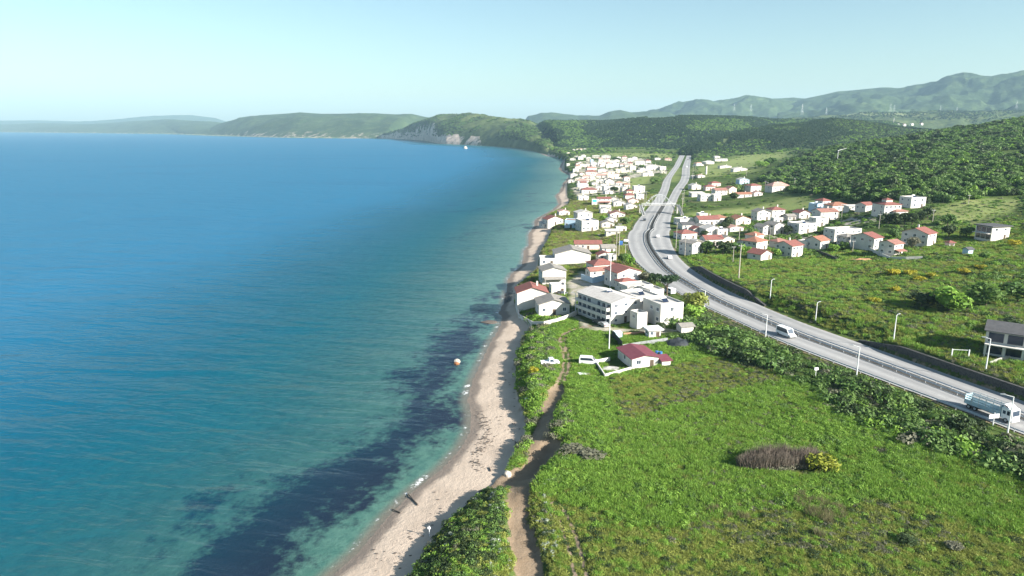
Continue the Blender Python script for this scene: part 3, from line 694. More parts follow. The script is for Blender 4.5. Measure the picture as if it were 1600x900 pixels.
def scatter(name, label, P, scale, keys, pick, rot=None, tilt=None, cat='vegetation'):
    P = np.asarray(P, np.float32); n = len(P)
    if not n: return
    c = bpy.data.collections.new('stock_'+name)
    objs = []
    for i, k in enumerate(keys):
        o = SRC[k].copy(); o.name = 'stock_%s_%02d' % (name, i); c.objects.link(o)
    me = bpy.data.meshes.new(name); me.vertices.add(n); me.vertices.foreach_set('co', P.ravel())
    rot = RNG.random(n)*6.283 if rot is None else rot
    sc3 = np.asarray(scale, np.float32); sc3 = np.repeat(sc3[:,None], 3, 1) if sc3.ndim == 1 else sc3
    a = me.attributes.new('size', 'FLOAT_VECTOR', 'POINT'); a.data.foreach_set('vector', np.ascontiguousarray(sc3, np.float32).ravel())
    tl = (RNG.random((n, 2))-.5)*.3 if tilt is None else tilt
    a = me.attributes.new('turn', 'FLOAT_VECTOR', 'POINT'); a.data.foreach_set('vector', np.ascontiguousarray(np.concatenate([tl, rot[:,None]], 1), np.float32).ravel())
    a = me.attributes.new('pick', 'INT', 'POINT'); a.data.foreach_set('value', np.asarray(pick, np.int32))
    o = link(name, me); tag(o, label, cat, kind='stuff')
    g = bpy.data.node_groups.new('scatter_'+name, 'GeometryNodeTree')
    g.interface.new_socket('Geometry', in_out='INPUT', socket_type='NodeSocketGeometry'); g.interface.new_socket('Geometry', in_out='OUTPUT', socket_type='NodeSocketGeometry')
    nn = g.nodes.new; L = g.links.new
    gi, go = nn('NodeGroupInput'), nn('NodeGroupOutput')
    ci = nn('GeometryNodeCollectionInfo'); ci.inputs[0].default_value = c; ci.inputs['Separate Children'].default_value = True; ci.inputs['Reset Children'].default_value = True
    ip = nn('GeometryNodeInstanceOnPoints'); ip.inputs['Pick Instance'].default_value = True
    def na(nm, ty):
        q = nn('GeometryNodeInputNamedAttribute'); q.data_type = ty; q.inputs[0].default_value = nm
        return [s for s in q.outputs if s.enabled and s.name == 'Attribute'][0]
    e = nn('FunctionNodeEulerToRotation'); L(na('turn', 'FLOAT_VECTOR'), e.inputs[0])
    L(gi.outputs[0], ip.inputs['Points']); L(ci.outputs[0], ip.inputs['Instance']); L(e.outputs[0], ip.inputs['Rotation'])
    L(na('size', 'FLOAT_VECTOR'), ip.inputs['Scale']); L(na('pick', 'INT'), ip.inputs['Instance Index']); L(ip.outputs[0], go.inputs[0])
    md = o.modifiers.new('scatter', 'NODES'); md.node_group = g
    return o
for i in range(3):
    source('tree_forest%d' % i, *leaf_cloud(520, .17, 100+i, 10, flat=.85), 'leaf_forest')
    source('tree_dark%d' % i, *leaf_cloud(520, .17, 110+i, 10, flat=.9), 'leaf_dark')
    source('tree_bright%d' % i, *leaf_cloud(420, .17, 120+i, 9, flat=.8), 'leaf_bright')
    source('tree_pine%d' % i, *leaf_cloud(300, .2, 130+i, 7, flat=1.25), 'leaf_pine')
    source('bush_green%d' % i, *leaf_cloud(520, .10, 140+i, 8, flat=.62), 'leaf_bright')
    source('bush_forest%d' % i, *leaf_cloud(420, .115, 150+i, 8, flat=.62), 'leaf_forest')
    source('bush_dark%d' % i, *leaf_cloud(420, .115, 160+i, 8, flat=.65), 'leaf_dark')
    source('bush_olive%d' % i, *leaf_cloud(380, .115, 170+i, 8, flat=.5), 'leaf_olive')
    source('bush_grey%d' % i, *leaf_cloud(360, .11, 180+i, 8, flat=.6), 'leaf_grey')
    source('bush_silver%d' % i, *leaf_cloud(150, .2, 190+i, 6, flat=.6), 'leaf_silver')
    source('bush_yellow%d' % i, *leaf_cloud(260, .13, 200+i, 8, flat=.7), 'leaf_yellow')
    source('grass_bright%d' % i, *blades(90, .62, .045, 210+i, .75, .9), 'leaf_bright')
    source('grass_olive%d' % i, *blades(90, .45, .045, 220+i, .75, 1.1), 'leaf_olive')
    source('grass_reed%d' % i, *blades(80, 1.15, .03, 230+i, .7, .7, .1), 'leaf_reed')
# single trees: trunk with limbs + crown
_crown = {}
def crown_mesh(m, i, n=900, flat=.9, lf=.13):
    k = (m, i, n, flat, lf)
    if k not in _crown: _crown[k] = np_mesh('crown', *leaf_cloud(n, lf, 300+i*7+len(m), 12, flat=flat), m)
    return _crown[k]
def trunk_mesh():
    b = MB(); b.tube((0,0,-.06), (.01,.0,.5), .045, .03, 7); b.tube((.01,0,.48), (.0,.02,.9), .03, .012, 6)
    for k in range(5):
        a = k*1.26; b.tube((.01,0,.42+.07*k), (.01+.22*math.cos(a), .22*math.sin(a), .68+.05*k), .018, .006, 5)
    return b.mesh('trunk', 'bark')
TRUNK = trunk_mesh()
EXCL = []      # (x, y, radius) kept free of scattered plants
def tree(label, px, py, h, r, m='leaf_forest', flat=.9, lift=.30, name='tree', cat='tree', group=None, seed=0, squash=1.0):
    x, y, z = ground(px, py)
    t = thing(name, label, cat, (x, y, z-.1), random.random()*6, group)
    link('trunk', TRUNK, t, scale=(h, h, h*.8))
    hc = h*(1-lift)/2
    link('crown', crown_mesh(m, seed % 4, flat=1.0), t, (0, 0, h*lift+hc*.95), random.random()*6, (r, r*squash, hc*1.12))
    EXCL.append((x, y, r*.6)); return t
def bush(label, px, py, h, r, m, name='bush', group=None, seed=0, squash=1.0):
    x, y, z = ground(px, py)
    t = thing(name, label, 'bush', (x, y, z-.1), random.random()*6, group)
    b = MB()
    for k in range(4):
        a = k*1.57+.4; b.tube((0,0,-.2), (r*.4*math.cos(a), r*.4*math.sin(a), h*.5), .06, .03, 5)
    b.build('stem', 'bark', t)
    link('foliage', crown_mesh(m, seed % 4, 600, lf=.12), t, (0,0,h*.45), 0, (r, r*squash, h*.62))
    EXCL.append((x, y, r*.7)); return t
# ------------------------------------------------------------------ houses
def win_mesh(kind):
    b = MB(); t = .07
    if kind in ('window', 'frame'):
        b.box(-.5,.5,-.05,.02,0,t); b.box(-.5,.5,-.05,.02,1-t,1); b.box(-.5,-.5+t,-.05,.02,t,1-t); b.box(.5-t,.5,-.05,.02,t,1-t); b.box(-.02,.02,-.045,.02,t,1-t)
        b.box(-.56,.56,-.11,.02,-.06,-.003)
    if kind in ('window', 'pane'):
        b.mi = 1 if kind == 'window' else 0
        b.box(-.5+t+.002,-.022,-.02,.018,t+.002,1-t-.002); b.box(.022,.5-t-.002,-.02,.018,t+.002,1-t-.002)
    return b
WIN = win_mesh('window').mesh('window', ['white_metal', 'window_glass']); WFR = win_mesh('frame').mesh('window', 'white_metal'); WPA = win_mesh('pane').mesh('pane', 'window_glass'); WNV = win_mesh('pane').mesh('pane', 'navy_glass')
_d = MB(); _d.box(-.5,.5,-.04,.02,0,1); _d.box(.32,.38,-.09,-.042,.46,.52); DOOR = _d.mesh('door', 'bark'); 
_d = MB(); _d.box(-.5,.5,-.04,.02,0,1); DOORG = _d.mesh('door', 'grey_metal')
HN = 0
def put_windows(t, w, d, h, floors, spec, tier, navy=False, big=False, tall=False):
    """spec: window counts on front, left, right"""
    fh = h/floors
    for face, n in zip('flr', spec):
        L = w if face == 'f' else d
        for fl in range(floors):
            for k in range(n):
                u = (k+.5)/n*L; 
                ww = min(1.25, L/n*.5)*(.85+.3*random.random()); wh = min(1.3, fh*.45)*(.85+.25*random.random())
                if big: ww, wh = L/n*.7, fh*.72
                tl = tall and face == 'l'
                if tl: ww, wh = min(2.0, L/n*.68), fh*.68
                z = fl*fh+fh*(.10 if big or tl else .36)
                if face == 'f': loc, rz = (-w/2+u, 0, z), 0
                elif face == 'l': loc, rz = (-w/2, d-u, z), -math.pi/2
                else: loc, rz = (w/2, u, z), math.pi/2
                if fl == 0 and face == 'f' and k == n//2 and not big and n > 1:
                    link('door', DOOR, t, (loc[0], 0, .05), 0, (1.05, 1, min(2.1, h*.72))); continue
                if random.random() < .12 and not big: continue
                if tier == 1 or big:
                    f = link('window', WFR, t, loc, rz, (ww, 1, wh)); link('pane', WNV if navy else WPA, f)
                else: link('window', WIN, t, loc, rz, (ww, 1, wh))
def house(label, px, py, w, d, h, yaw=0, roof='gf', rh=1.5, rc='red_tiles', wc='white_plaster', fl=1, win=(2,2,1), tier=2, group=None, name='house', cat='house', z=None, extra='', navy=False, big=False, at=None):
    x, y, g = ground(px, py) if at is None else at
    if z is not None: g = z
    t = thing(name, label, cat, (x, y, g), R(yaw), group)
    b = MB(); B0 = -2.2; hw = w/2; ov = .45
    if roof == 'gf': b.prism([(-hw,B0),(hw,B0),(hw,h),(0,h+rh),(-hw,h)], 0, d, 'y')
    elif roof == 'gs': b.prism([(0,B0),(d,B0),(d,h),(d/2,h+rh),(0,h)], -hw, hw, 'x')
    elif roof == 'shed': b.prism([(0,B0),(d,B0),(d,h+rh),(0,h)], -hw, hw, 'x')
    else: b.box(-hw, hw, 0, d, B0, h)
    if roof == 'flat':
        p = .55
        b.box(-hw,hw,0,.2,h,h+p); b.box(-hw,hw,d-.2,d,h,h+p); b.box(-hw,-hw+.2,.2,d-.2,h,h+p); b.box(hw-.2,hw,.2,d-.2,h,h+p)
    b.build('wall', wc, t)
    r = MB()
    if roof == 'gf':
        s = rh/hw; e = h-ov*s
        r.slab([(-hw-ov,-ov,e+.18),(0,-ov,h+rh+.18),(0,d+ov,h+rh+.18),(-hw-ov,d+ov,e+.18)], .155)
        r.slab([(0,-ov,h+rh+.18),(hw+ov,-ov,e+.18),(hw+ov,d+ov,e+.18),(0,d+ov,h+rh+.18)], .155)
    elif roof == 'gs':
        s = rh/(d/2); e = h-ov*s
        r.slab([(-hw-ov,-ov,e+.18),(hw+ov,-ov,e+.18),(hw+ov,d/2,h+rh+.18),(-hw-ov,d/2,h+rh+.18)], .155)
        r.slab([(-hw-ov,d/2,h+rh+.18),(hw+ov,d/2,h+rh+.18),(hw+ov,d+ov,e+.18),(-hw-ov,d+ov,e+.18)], .155)
    elif roof == 'shed':
        s = rh/d; r.slab([(-hw-ov,-ov,h-ov*s+.18),(hw+ov,-ov,h-ov*s+.18),(hw+ov,d+ov,h+rh+ov*s+.18),(-hw-ov,d+ov,h+rh+ov*s+.18)], .155)
    elif roof == 'hip':
        m = min(hw, d/2); a, c = hw+ov, d+ov
        if w >= d: A, B = (-hw+m, d/2, h+rh), (hw-m, d/2, h+rh)
        else: A, B = (0, m, h+rh), (0, d-m, h+rh)
        if A == B or (abs(A[0]-B[0])+abs(A[1]-B[1])) < .1: B = (A[0]+(.15 if w >= d else 0), A[1]+(0 if w >= d else .15), A[2])
        e = [(-a,-ov,h+.02),(a,-ov,h+.02),(a,c,h+.02),(-a,c,h+.02)]; e2 = [(p[0],p[1],h+.17) for p in e]
        F_ = [(3,2,1,0),(0,1,5,4),(1,2,6,5),(2,3,7,6),(3,0,4,7)]
        F_ += [(4,5,9,8),(5,6,9),(6,7,8,9),(7,4,8)] if w >= d else [(4,5,8),(5,6,9,8),(6,7,9),(7,4,8,9)]
        r.add(e+e2+[A,B], F_)
    elif roof == 'flat': r.box(-hw+.2,hw-.2,.2,d-.2,h-.1,h+.06)
    elif roof == 'slab': r.box(-hw-.7,hw+.7,-.7,d+.7,h+.01,h+.38)
    ro = r.build('roof', rc, t)
    if tier >= 2 and name == 'house':
        if roof == 'flat' and random.random() < .5: extra += 't'
        elif roof in ('gf','gs','hip') and random.random() < .45 and w > 7: extra += 'c'
    if 'c' in extra:
        MB().box(hw*.35,hw*.35+.6,d*.6,d*.6+.6,h-.2,h+rh+1.0).build('chimney', 'white_plaster', ro)
    if 't' in extra:    # tank of a solar water heater on the roof
        q = MB(); zt = h+(.06 if roof in ('flat','slab') else rh*.55); q.tube((-.9,d*.5,zt+1.15),(.9,d*.5,zt+1.15),.32,.32,10)
        for sx in (-.7,.7): q.tube((sx,d*.5,zt-.3),(sx,d*.5,zt+.9),.05,.05,5)
        q.build('water_tank', 'white_metal', ro)
        MB().slab([(-.95,d*.5-1.7,zt+.15),(.95,d*.5-1.7,zt+.15),(.95,d*.5-.4,zt+1.0),(-.95,d*.5-.4,zt+1.0)], .08).build('solar_panel', 'navy_glass', ro)
    put_windows(t, w, d, h, fl, win, tier, navy, big, 'l' in extra)
    if 'b' in extra:    # balcony across the front upper floor
        z0 = h/fl*(fl-1) if fl > 1 else 0
        bb = MB(); bb.box(-hw+.3,hw-.3,-1.5,-.003,z0-.18,z0); bl = bb.build('balcony', wc, t)
        rr = MB(); rr.box(-hw+.3,hw-.3,-1.5,-1.42,z0+.003,z0+.9); rr.build('railing', 'white_metal', bl)
    if 'l' in extra:    # balconies down the left side, one per upper floor
        for k in range(1, fl):
            z0 = h/fl*k; bb = MB(); bb.box(-hw-1.5,-hw-.003,.5,d-.8,z0-.2,z0); bl = bb.build('balcony', wc, t)
            rr = MB(); rr.box(-hw-1.5,-hw-1.42,.5,d-.8,z0+.003,z0+.85); rr.box(-hw-1.42,-hw-.003,.5,.58,z0+.003,z0+.85); rr.box(-hw-1.42,-hw-.003,d-.88,d-.8,z0+.003,z0+.85); rr.build('railing', 'white_plaster', bl)
            for yy in np.linspace(.6, d-.9, 5): pass
    if 'p' in extra:    # lean-to porch roof in front
        pr = MB(); pr.slab([(-hw*.9,-2.2,h*.42),(hw*.9,-2.2,h*.42),(hw*.9,-.004,h*.55),(-hw*.9,-.004,h*.55)], .14); po = pr.build('porch_roof', rc, t)
        pp = MB()
        for sx in (-hw*.85, hw*.85): pp.box(sx-.08,sx+.08,-2.1,-1.94,-1.5,h*.40)
        pp.build('porch_post', 'white_plaster', po)
    c, s_ = math.cos(R(yaw)), math.sin(R(yaw))
    EXCL.append((x-s_*d/2, y+c*d/2, .5*math.hypot(w, d)+.4))
    return t
def wall_line(label, pts, h, th=.25, mat='white_plaster', name='garden_wall', cat='wall', cap=None, panels=None):
    g = [ground(*p) for p in pts]; o = g[0]
    t = thing(name, label, cat, o)
    b = MB(); 
    for (ax, ay, az), (bx, by, bz) in zip(g[:-1], g[1:]):
        d = Vector((bx-ax, by-ay, 0)); n = Vector((-d.y, d.x, 0)).normalized()*th/2; e = d.normalized()*th*.5
        q = []
        for z in (-1.2, h):
            q += [(ax-o[0]-n.x, ay-o[1]-n.y, az-o[2]+z), (bx-o[0]-n.x, by-o[1]-n.y, bz-o[2]+z), (bx-o[0]+n.x, by-o[1]+n.y, bz-o[2]+z), (ax-o[0]+n.x, ay-o[1]+n.y, az-o[2]+z)]
        b.add(q, [(0,3,2,1),(4,5,6,7),(0,1,5,4),(1,2,6,5),(2,3,7,6),(3,0,4,7)])
        EXCL.append(((ax+bx)/2, (ay+by)/2, 1.2))
    b.build('wall_panel' if name == 'fence' else 'wall', mat, t)
    return t, g
W_, C_, P_, G_ = 'white_plaster', 'cream_plaster', 'pink_plaster', 'grey_plaster'
RT, OT, PT, GT, DT, WR, BT = 'red_tiles', 'orange_tiles', 'pink_tiles', 'grey_tiles', 'dark_tiles', 'white_roof', 'brown_tiles'
# ---- near cluster by the beach
house('big white house with red gable roof standing at the beach edge', 832, 480, 10.8, 9, 5.4, 4, 'gf', 1.9, RT, W_, 2, (0,2,2), 1, extra='c')
house('low white house with grey gable roof inside the curved garden wall', 866, 492, 10.4, 9, 3.9, 6, 'gf', 1.5, GT, W_, 1, (3,2,2), 1)
house('white house with grey roof right behind the beach-edge red gable', 866, 444, 9.6, 9, 5.2, 8, 'gf', 1.4, GT, W_, 2, (0,2,2), 1, extra='p')
house('flat white annexe between two white gabled houses near the beach', 873, 458, 5.6, 5, 3.0, 8, 'flat', 0, WR, W_, 1, (2,1,1), 1)
house('wide white house with broad blank gable and grey roof above the sand', 895, 412, 16.5, 12, 4.6, 2, 'gf', 2.2, GT, W_, 2, (0,2,2), 1)
house('white terrace annexe with dark opening on the beach side of the broad gable', 856, 415, 7, 8, 2.8, 2, 'flat', 0, WR, W_, 1, (2,1,0), 1)
house('long pink house with red roof beside the grassy seaside plot', 919, 391, 13.5, 6, 3.2, 0, 'gs', 1.3, RT, P_, 1, (5,1,1), 2)
house('pink house with red hipped roof left of the round green conifer', 945, 427, 10, 8, 3.6, 18, 'hip', 2.0, RT, W_, 1, (3,2,2), 1)
house('low maroon-roofed block in front of the red hipped roof', 936, 433, 8, 5, 2.6, 18, 'gs', 1.0, BT, W_, 1, (2,1,1), 1)
house('two storey white house with red roof and shaded blue-grey side', 983, 447, 10.5, 10, 5.6, 22, 'gf', 1.6, RT, W_, 2, (2,3,2), 1, extra='b')
house('small porch house with red hipped roof in front of the two storey red one', 983, 454, 6.5, 5, 3.0, 22, 'hip', 1.3, RT, W_, 1, (2,1,1), 1)
house('long three storey white apartment block with balconies facing the lane', 977, 503, 11.5, 18, 7.0, 30, 'gf', 1.3, WR, W_, 3, (3,7,3), 1, name='apartment_block', cat='apartment block', extra='lt')
house('white flat-roofed block between the balconied apartments and the cube house', 1013, 491, 8.5, 11, 5.6, 24, 'flat', 0, WR, W_, 2, (2,2,2), 1, extra='t')
house('tall white cube house with flat parapet roof nearest the highway', 1049, 508, 8.2, 10, 6.2, 22, 'flat', 0, WR, W_, 2, (1,3,2), 1, extra='t')
house('small white box tower in front of the white flat-roofed blocks', 1003, 512, 3.6, 4, 4.4, 24, 'flat', 0, WR, W_, 2, (0,1,1), 1)
house('low white flat house with roof terrace behind the long apartments', 1000, 460, 10.5, 7, 3.0, 20, 'flat', 0, WR, W_, 1, (3,2,1), 1)
house('small white roof-room block with arched look beside the parked car', 1026, 474, 5.5, 6, 4.4, 22, 'flat', 0, WR, W_, 1, (1,1,1), 1)
house('small grey-roofed white shed beside the bushes at the road bank', 1074, 520, 3.8, 3.5, 1.9, 12, 'gs', .5, GT, W_, 1, (0,0,0), 1, name='shed', cat='shed')
# hut plot
HUT = house('single storey white hut with maroon sheet roof beside the field', 1008, 573, 7.4, 9.5, 2.5, 14, 'gf', .75, 'maroon_sheet', W_, 1, (2,1,1), 1, name='hut', cat='hut')
house('tiny maroon-roofed lean-to on the right side of the hut', 1041, 571, 2.4, 3, 1.3, 14, 'shed', .4, 'maroon_sheet', W_, 1, (0,0,0), 1, name='lean_to', cat='shed')
house('white kiosk cabin with blue side door behind the brick wall', 1023, 528, 3.6, 3, 2.3, 12, 'slab', 0, 'white_metal', W_, 1, (2,1,1), 1, name='cabin', cat='cabin')
wall_line('low white wall round the yard left of the hut', [(986,577),(945,589),(930,567),(953,562)], .95)
wall_line('low brick wall in the building yard behind the hut', [(974,526),(1006,523)], .8, .3, 'brick_wall', 'brick_wall')
wall_line('dark plastic sheet fence across the plot behind the hut', [(973,545),(1000,541),(1043,535)], 1.2, .08, 'grey_sheet', 'fence', 'fence')
wall_line('black sheet fence casting a shadow beside the tall lamp post', [(972,544),(962,533),(955,526)], 1.9, .08, 'black_sheet', 'fence', 'fence')
wall_line('white curved garden wall in front of the low grey-roofed house', [(809,488),(811,497),(832,509),(850,508),(870,505),(888,499),(901,491)], 1.5, .3)
wall_line('shaded blue-grey yard wall behind the apartments', [(908,437),(926,442),(951,436)], 2.3, .3, 'blue_and_shade_plaster')  # blue-grey of this wall is shade put into its colour
wall_line('white boundary wall beside the low terrace house', [(972,455),(1000,462),(1028,456)], 1.6, .25)
wall_line('long white garden wall below the red-roofed twin houses', [(1359,392),(1375,399),(1390,406),(1415,406),(1441,405)], 1.5, .25)
wall_line('dark stone garden wall below the grey-brown house', [(1276,395),(1292,401),(1307,408)], 1.3, .4, 'dark_stone')
wall_line('low pale wall in front of the house with navy glass', [(1546,570),(1562,562),(1598,554)], .7, .25, 'concrete')
# ---- seaside middle village
house('stepped white hotel block beside the seaside meadow', 922, 362, 10.5, 13, 5.6, 12, 'flat', 0, WR, W_, 2, (4,3,2), 2, extra='t', name='hotel', cat='hotel')
house('white gabled wing behind the stepped hotel block', 914, 349, 10, 9, 6.6, 12, 'gf', 1.2, WR, W_, 2, (2,2,1), 2)
house('red-roofed seaside house facing a dark shaded court', 868, 352, 11, 9, 3.8, 20, 'gf', 2.0, RT, W_, 1, (3,2,2), 2)
house('white lean-to next to the red-roofed seaside house', 856, 356, 6, 8, 2.4, 20, 'shed', .8, WR, W_, 1, (2,1,0), 2)
house('blue-grey shaded house between the seaside red roof and the hotel', 892, 357, 8, 8, 4.6, -14, 'flat', 0, BT, 'blue_and_shade_plaster', 1, (3,1,1), 2)  # shade on the front is painted in through the wall colour
house('white house with teal panel and red awning roof', 944, 320, 11, 7, 4.8, 4, 'gs', 1.0, RT, W_, 2, (3,1,1), 2, extra='p')
MB().box(-1.6,1.6,-.06,-.004,2.6,4.4).build('shutter', 'teal_panel', thing('teal_shed', 'small teal-fronted flat building beside the teal and red awning house', 'shed', ground(929,321)))
MB().box(-2.2,2.2,0,4,-1,4.8).build('wall', W_, bpy.data.objects['teal_shed'])
house('white gabled bungalow with brown roof inland of the hotel', 965, 341, 10.5, 8, 2.6, 4, 'gf', 1.7, BT, W_, 1, (3,1,1), 2)
house('white house with pale roof left of the pink gable', 968, 322, 9.5, 7, 3.0, 4, 'gf', 1.6, WR, W_, 1, (2,1,1), 2)
house('low white garages in front of the red awning house', 946, 326, 9, 4, 2.2, 4, 'flat', 0, WR, W_, 1, (3,0,0), 2, name='garage', cat='garage')
house('white bungalow with pale gable nearest the footbridge stairs', 987, 327, 8.5, 7, 2.8, 6, 'gf', 1.6, WR, W_, 1, (2,1,1), 2)
house('pale pink gabled house between two white bungalows by the footbridge', 990, 319, 8.5, 6, 3.0, 6, 'gf', 1.5, PT, P_, 1, (2,1,1), 2)
house('house with deep red roof behind the pale pink gable', 985, 311, 9, 7, 3.2, 6, 'hip', 1.8, RT, W_, 1, (2,1,1), 2)
house('white two storey box house right of the deep red roof', 1000, 313, 6.4, 6, 4.8, 6, 'flat', 0, WR, W_, 2, (2,1,1), 2)
house('plain white cube building standing alone by the meadow', 999, 301, 10.5, 8, 5.6, 2, 'flat', 0, WR, W_, 2, (3,1,1), 2)
house('low white shed by the roadside trees beside the seaside plot', 971, 361, 6, 4, 1.9, 4, 'flat', 0, WR, W_, 1, (2,0,0), 2, name='shed', cat='shed')
house('small white shed with dark doorway among the lamp posts', 957, 408, 3.8, 4, 2.4, 8, 'flat', 0, WR, W_, 1, (1,0,0), 2, name='shed', cat='shed')
house('off-white bungalow with grey roof between the hotel and the roadside trees', 950, 356, 8, 6, 2.8, 6, 'gf', 1.3, GT, 'offwhite_plaster', 1, (2,1,1), 2)
house('white cottage in front of the roadside trees below the brown-roofed bungalow', 957, 349, 6.5, 5, 2.6, 6, 'gf', 1.2, WR, W_, 1, (2,1,1), 2)
house('low off-white sheds left of the low white roadside shed', 958, 367, 8, 4, 2.2, 4, 'shed', .5, WR, 'offwhite_plaster', 1, (2,0,0), 2, name='shed', cat='shed')
house('grey-roofed white cottage right of the long pink house', 951, 396, 6.5, 5, 2.6, 6, 'gs', 1.2, GT, W_, 1, (2,1,1), 2)
house('white cottage with red roof between pink house and small white shed', 946, 407, 6.5, 5, 2.6, 8, 'gf', 1.2, RT, W_, 1, (2,1,1), 2)
house('white villa with flat roof in the green plot behind the teal panel house', 912, 313, 9, 7, 3.2, 6, 'flat', 0, WR, W_, 1, (3,1,1), 2)
house('cream cottage with red roof left of the lone white cube', 985, 303, 7, 6, 2.8, 4, 'hip', 1.4, RT, C_, 1, (2,1,1), 2)
house('white cottage between the red awning house and the white gabled bungalow', 947, 333, 8, 6, 2.6, 4, 'gf', 1.3, WR, W_, 1, (2,1,1), 2)
house('off-white cottage behind the white house with pale roof', 960, 316, 8, 6, 2.8, 4, 'gf', 1.3, GT, 'offwhite_plaster', 1, (2,1,1), 2)
house('white beach cottage at the sand above the seaside red roof', 882, 336, 8, 6, 2.8, 12, 'gf', 1.2, PT, W_, 1, (2,1,1), 2)
# ---- far village along the shore
far = [
 ('red-roofed villa with long white front wall above the beach meadow', 921,301.5,15,9,3.4,'hip',1.8,RT,W_),
 ('white shed-roofed wing joined to the red-roofed beach villa', 937,297,8,8,3.6,'gf',1.3,WR,W_),
 ('white two storey house right of the pale shed-roofed wing', 950,299,8,7,4.6,'flat',0,WR,W_),
 ('low white row behind the dark garden trees', 965,296,12,6,3.2,'gf',1.2,WR,W_),
 ('cream house with narrow front beside the lone white cube', 978,300.5,7,7,4.2,'gf',1.2,WR,C_),
 ('white gabled house with steep roof in the middle of the far village', 953,288,10,8,3.6,'gf',2.4,WR,W_),
 ('white house with pale flat roof left of the steep gable', 937,286.5,8.5,6,3.6,'flat',0,WR,W_),
 ('low white cottage under the flat-roofed house in the far village', 930,290,7,5,2.6,'gf',1.0,WR,W_),
 ('white beach house with pink tiled roof, front row', 911,287,12,7,3.6,'hip',1.4,PT,W_),
 ('low white beach house under the pink tiled one', 911,292,12,5,2.8,'flat',0,WR,W_),
 ('pale house with pink roof behind the front row of beach houses', 917,280,11,7,3.4,'hip',1.3,PT,W_),
 ('white house with pale roof left end of the long cream block', 940,277.5,13,6,3.0,'gs',1.2,PT,W_),
 ('long cream block with flat roof beside the dark round tree', 960,279,17,7,4.0,'flat',0,PT,C_),
 ('red-tiled house with white dormers in the far village', 924,272.5,15,9,3.6,'hip',2.0,RT,P_),
 ('brown-roofed house behind the red-tiled one with dormers', 925,266,14,8,3.6,'hip',1.6,BT,P_),
 ('small white houses joined under one pale roof in the far village', 942,269,13,6,3.2,'gf',1.2,WR,W_),
 ('cream and pink house by the green square in the far village', 970,270,13,7,4.4,'flat',0,PT,C_),
 ('pale grey house with wide roof above the grassy shore', 910,261,12,8,3.6,'gf',1.4,GT,W_),
 ('white box house with dark windows left of the tree clump', 953,262,11,7,4.4,'flat',0,WR,W_),
 ('white box house right of the one with dark windows', 962.5,260.5,9,7,4.6,'flat',0,WR,W_),
 ('low white house row with pale flat roof in the far village centre', 940,258.5,12,6,3.4,'flat',0,WR,W_),
 ('white villa with tiled edge near the purple-fronted shop', 943,254,17,8,4.2,'gf',1.4,WR,W_),
 ('small blue-fronted shop among the white far houses', 925,253.5,5,5,4.0,'flat',0,WR,'blue_and_shade_plaster'),
 ('white house at the inland edge of the far beach', 895,251,10,7,3.4,'gf',1.2,WR,W_),
 ('square white house above the far beach meadow', 907.5,249.5,10,8,4.6,'hip',1.4,WR,W_),
 ('white house with pale hipped roof beside the square white one', 920,250,9,7,4.0,'hip',1.4,WR,W_),
 ('large white block with long roof at the back of the far village', 947,247.5,17,9,5.0,'gf',1.5,WR,W_),
 ('white shop with awning near the back of the far village', 967,249,8,6,3.6,'flat',0,WR,W_),
 ('red-roofed house at the back row near the woods', 976,248.5,9,7,4.4,'hip',1.6,RT,P_),
 ('white house right of the red-roofed one in the back row', 985,252,10,7,4.2,'gf',1.3,WR,W_),
 ('white gabled house at the end of the back row', 992,250,9,7,4.6,'gf',1.5,WR,W_),
 ('pink-walled house with red roof and a white neighbour', 984,259,9,7,4.2,'hip',1.6,RT,P_),
 ('cream house with tall white front below the tree clump', 989,266,8,6,5.2,'flat',0,WR,C_),
 ('low white shed roofs beside the green field', 983,269,10,5,1.8,'gf',.9,WR,W_),
 ('pale greenhouse-like shed right of the low white roofs', 1000,269.3,9,5,2.4,'gf',.8,WR,W_),
 ('long low white barn at the meadow edge', 1013,275.3,14,6,3.6,'gf',1.0,WR,W_),
 ('white school-like building with rows of dark windows', 1000,258,15,9,5.4,'flat',0,WR,W_),
 ('white house with red tiled roof beside the windowed block', 1013,255.5,9,7,4.8,'hip',1.6,RT,W_),
 ('big white complex with stepped roofs near the highway', 1021,266,20,12,6.0,'gf',1.6,WR,W_),
 ('white annexe on the highway side of the stepped complex', 1036,266,9,8,4.6,'flat',0,WR,W_),
 ('pale green roofed shed beyond the stepped complex', 1028,250,11,6,3.0,'gf',1.0,WR,W_),
 ('pink bungalow with tiled roof near the far road verge', 1044,251,12,7,3.2,'hip',1.5,PT,P_),
 ('white pavilion alone on the far shore slope', 889,241.5,9,7,3.4,'gf',1.2,WR,C_),
 ('first of the white holiday cottages on the wooded slope', 897,236.5,7,6,4,'gf',1.2,WR,W_),
 ('second white holiday cottage with flat top on the wooded slope', 903,236,7,6,4.4,'flat',0,WR,C_),
 ('third holiday cottage with pale tiled roof on the wooded slope', 908,235.5,7,6,4.4,'hip',1.2,PT,W_),
 ('last holiday cottage towards the highway on the wooded slope', 914,235.5,7,6,4.6,'gf',1.4,WR,W_),
 ('tiny white kiosk at the water side of the far village', 888,258.5,5,4,2.4,'flat',0,WR,W_),
 ('white hut with grey roof beside the beach wall', 893,285,7,6,2.8,'gf',1.0,GT,W_),
 ('grey-roofed white house behind the beach promenade', 897,276,9,6,3.2,'gf',1.2,GT,W_),
 ('white beach cafe with flat roof and dark opening', 900,268,8,6,3.0,'flat',0,GT,W_),
]
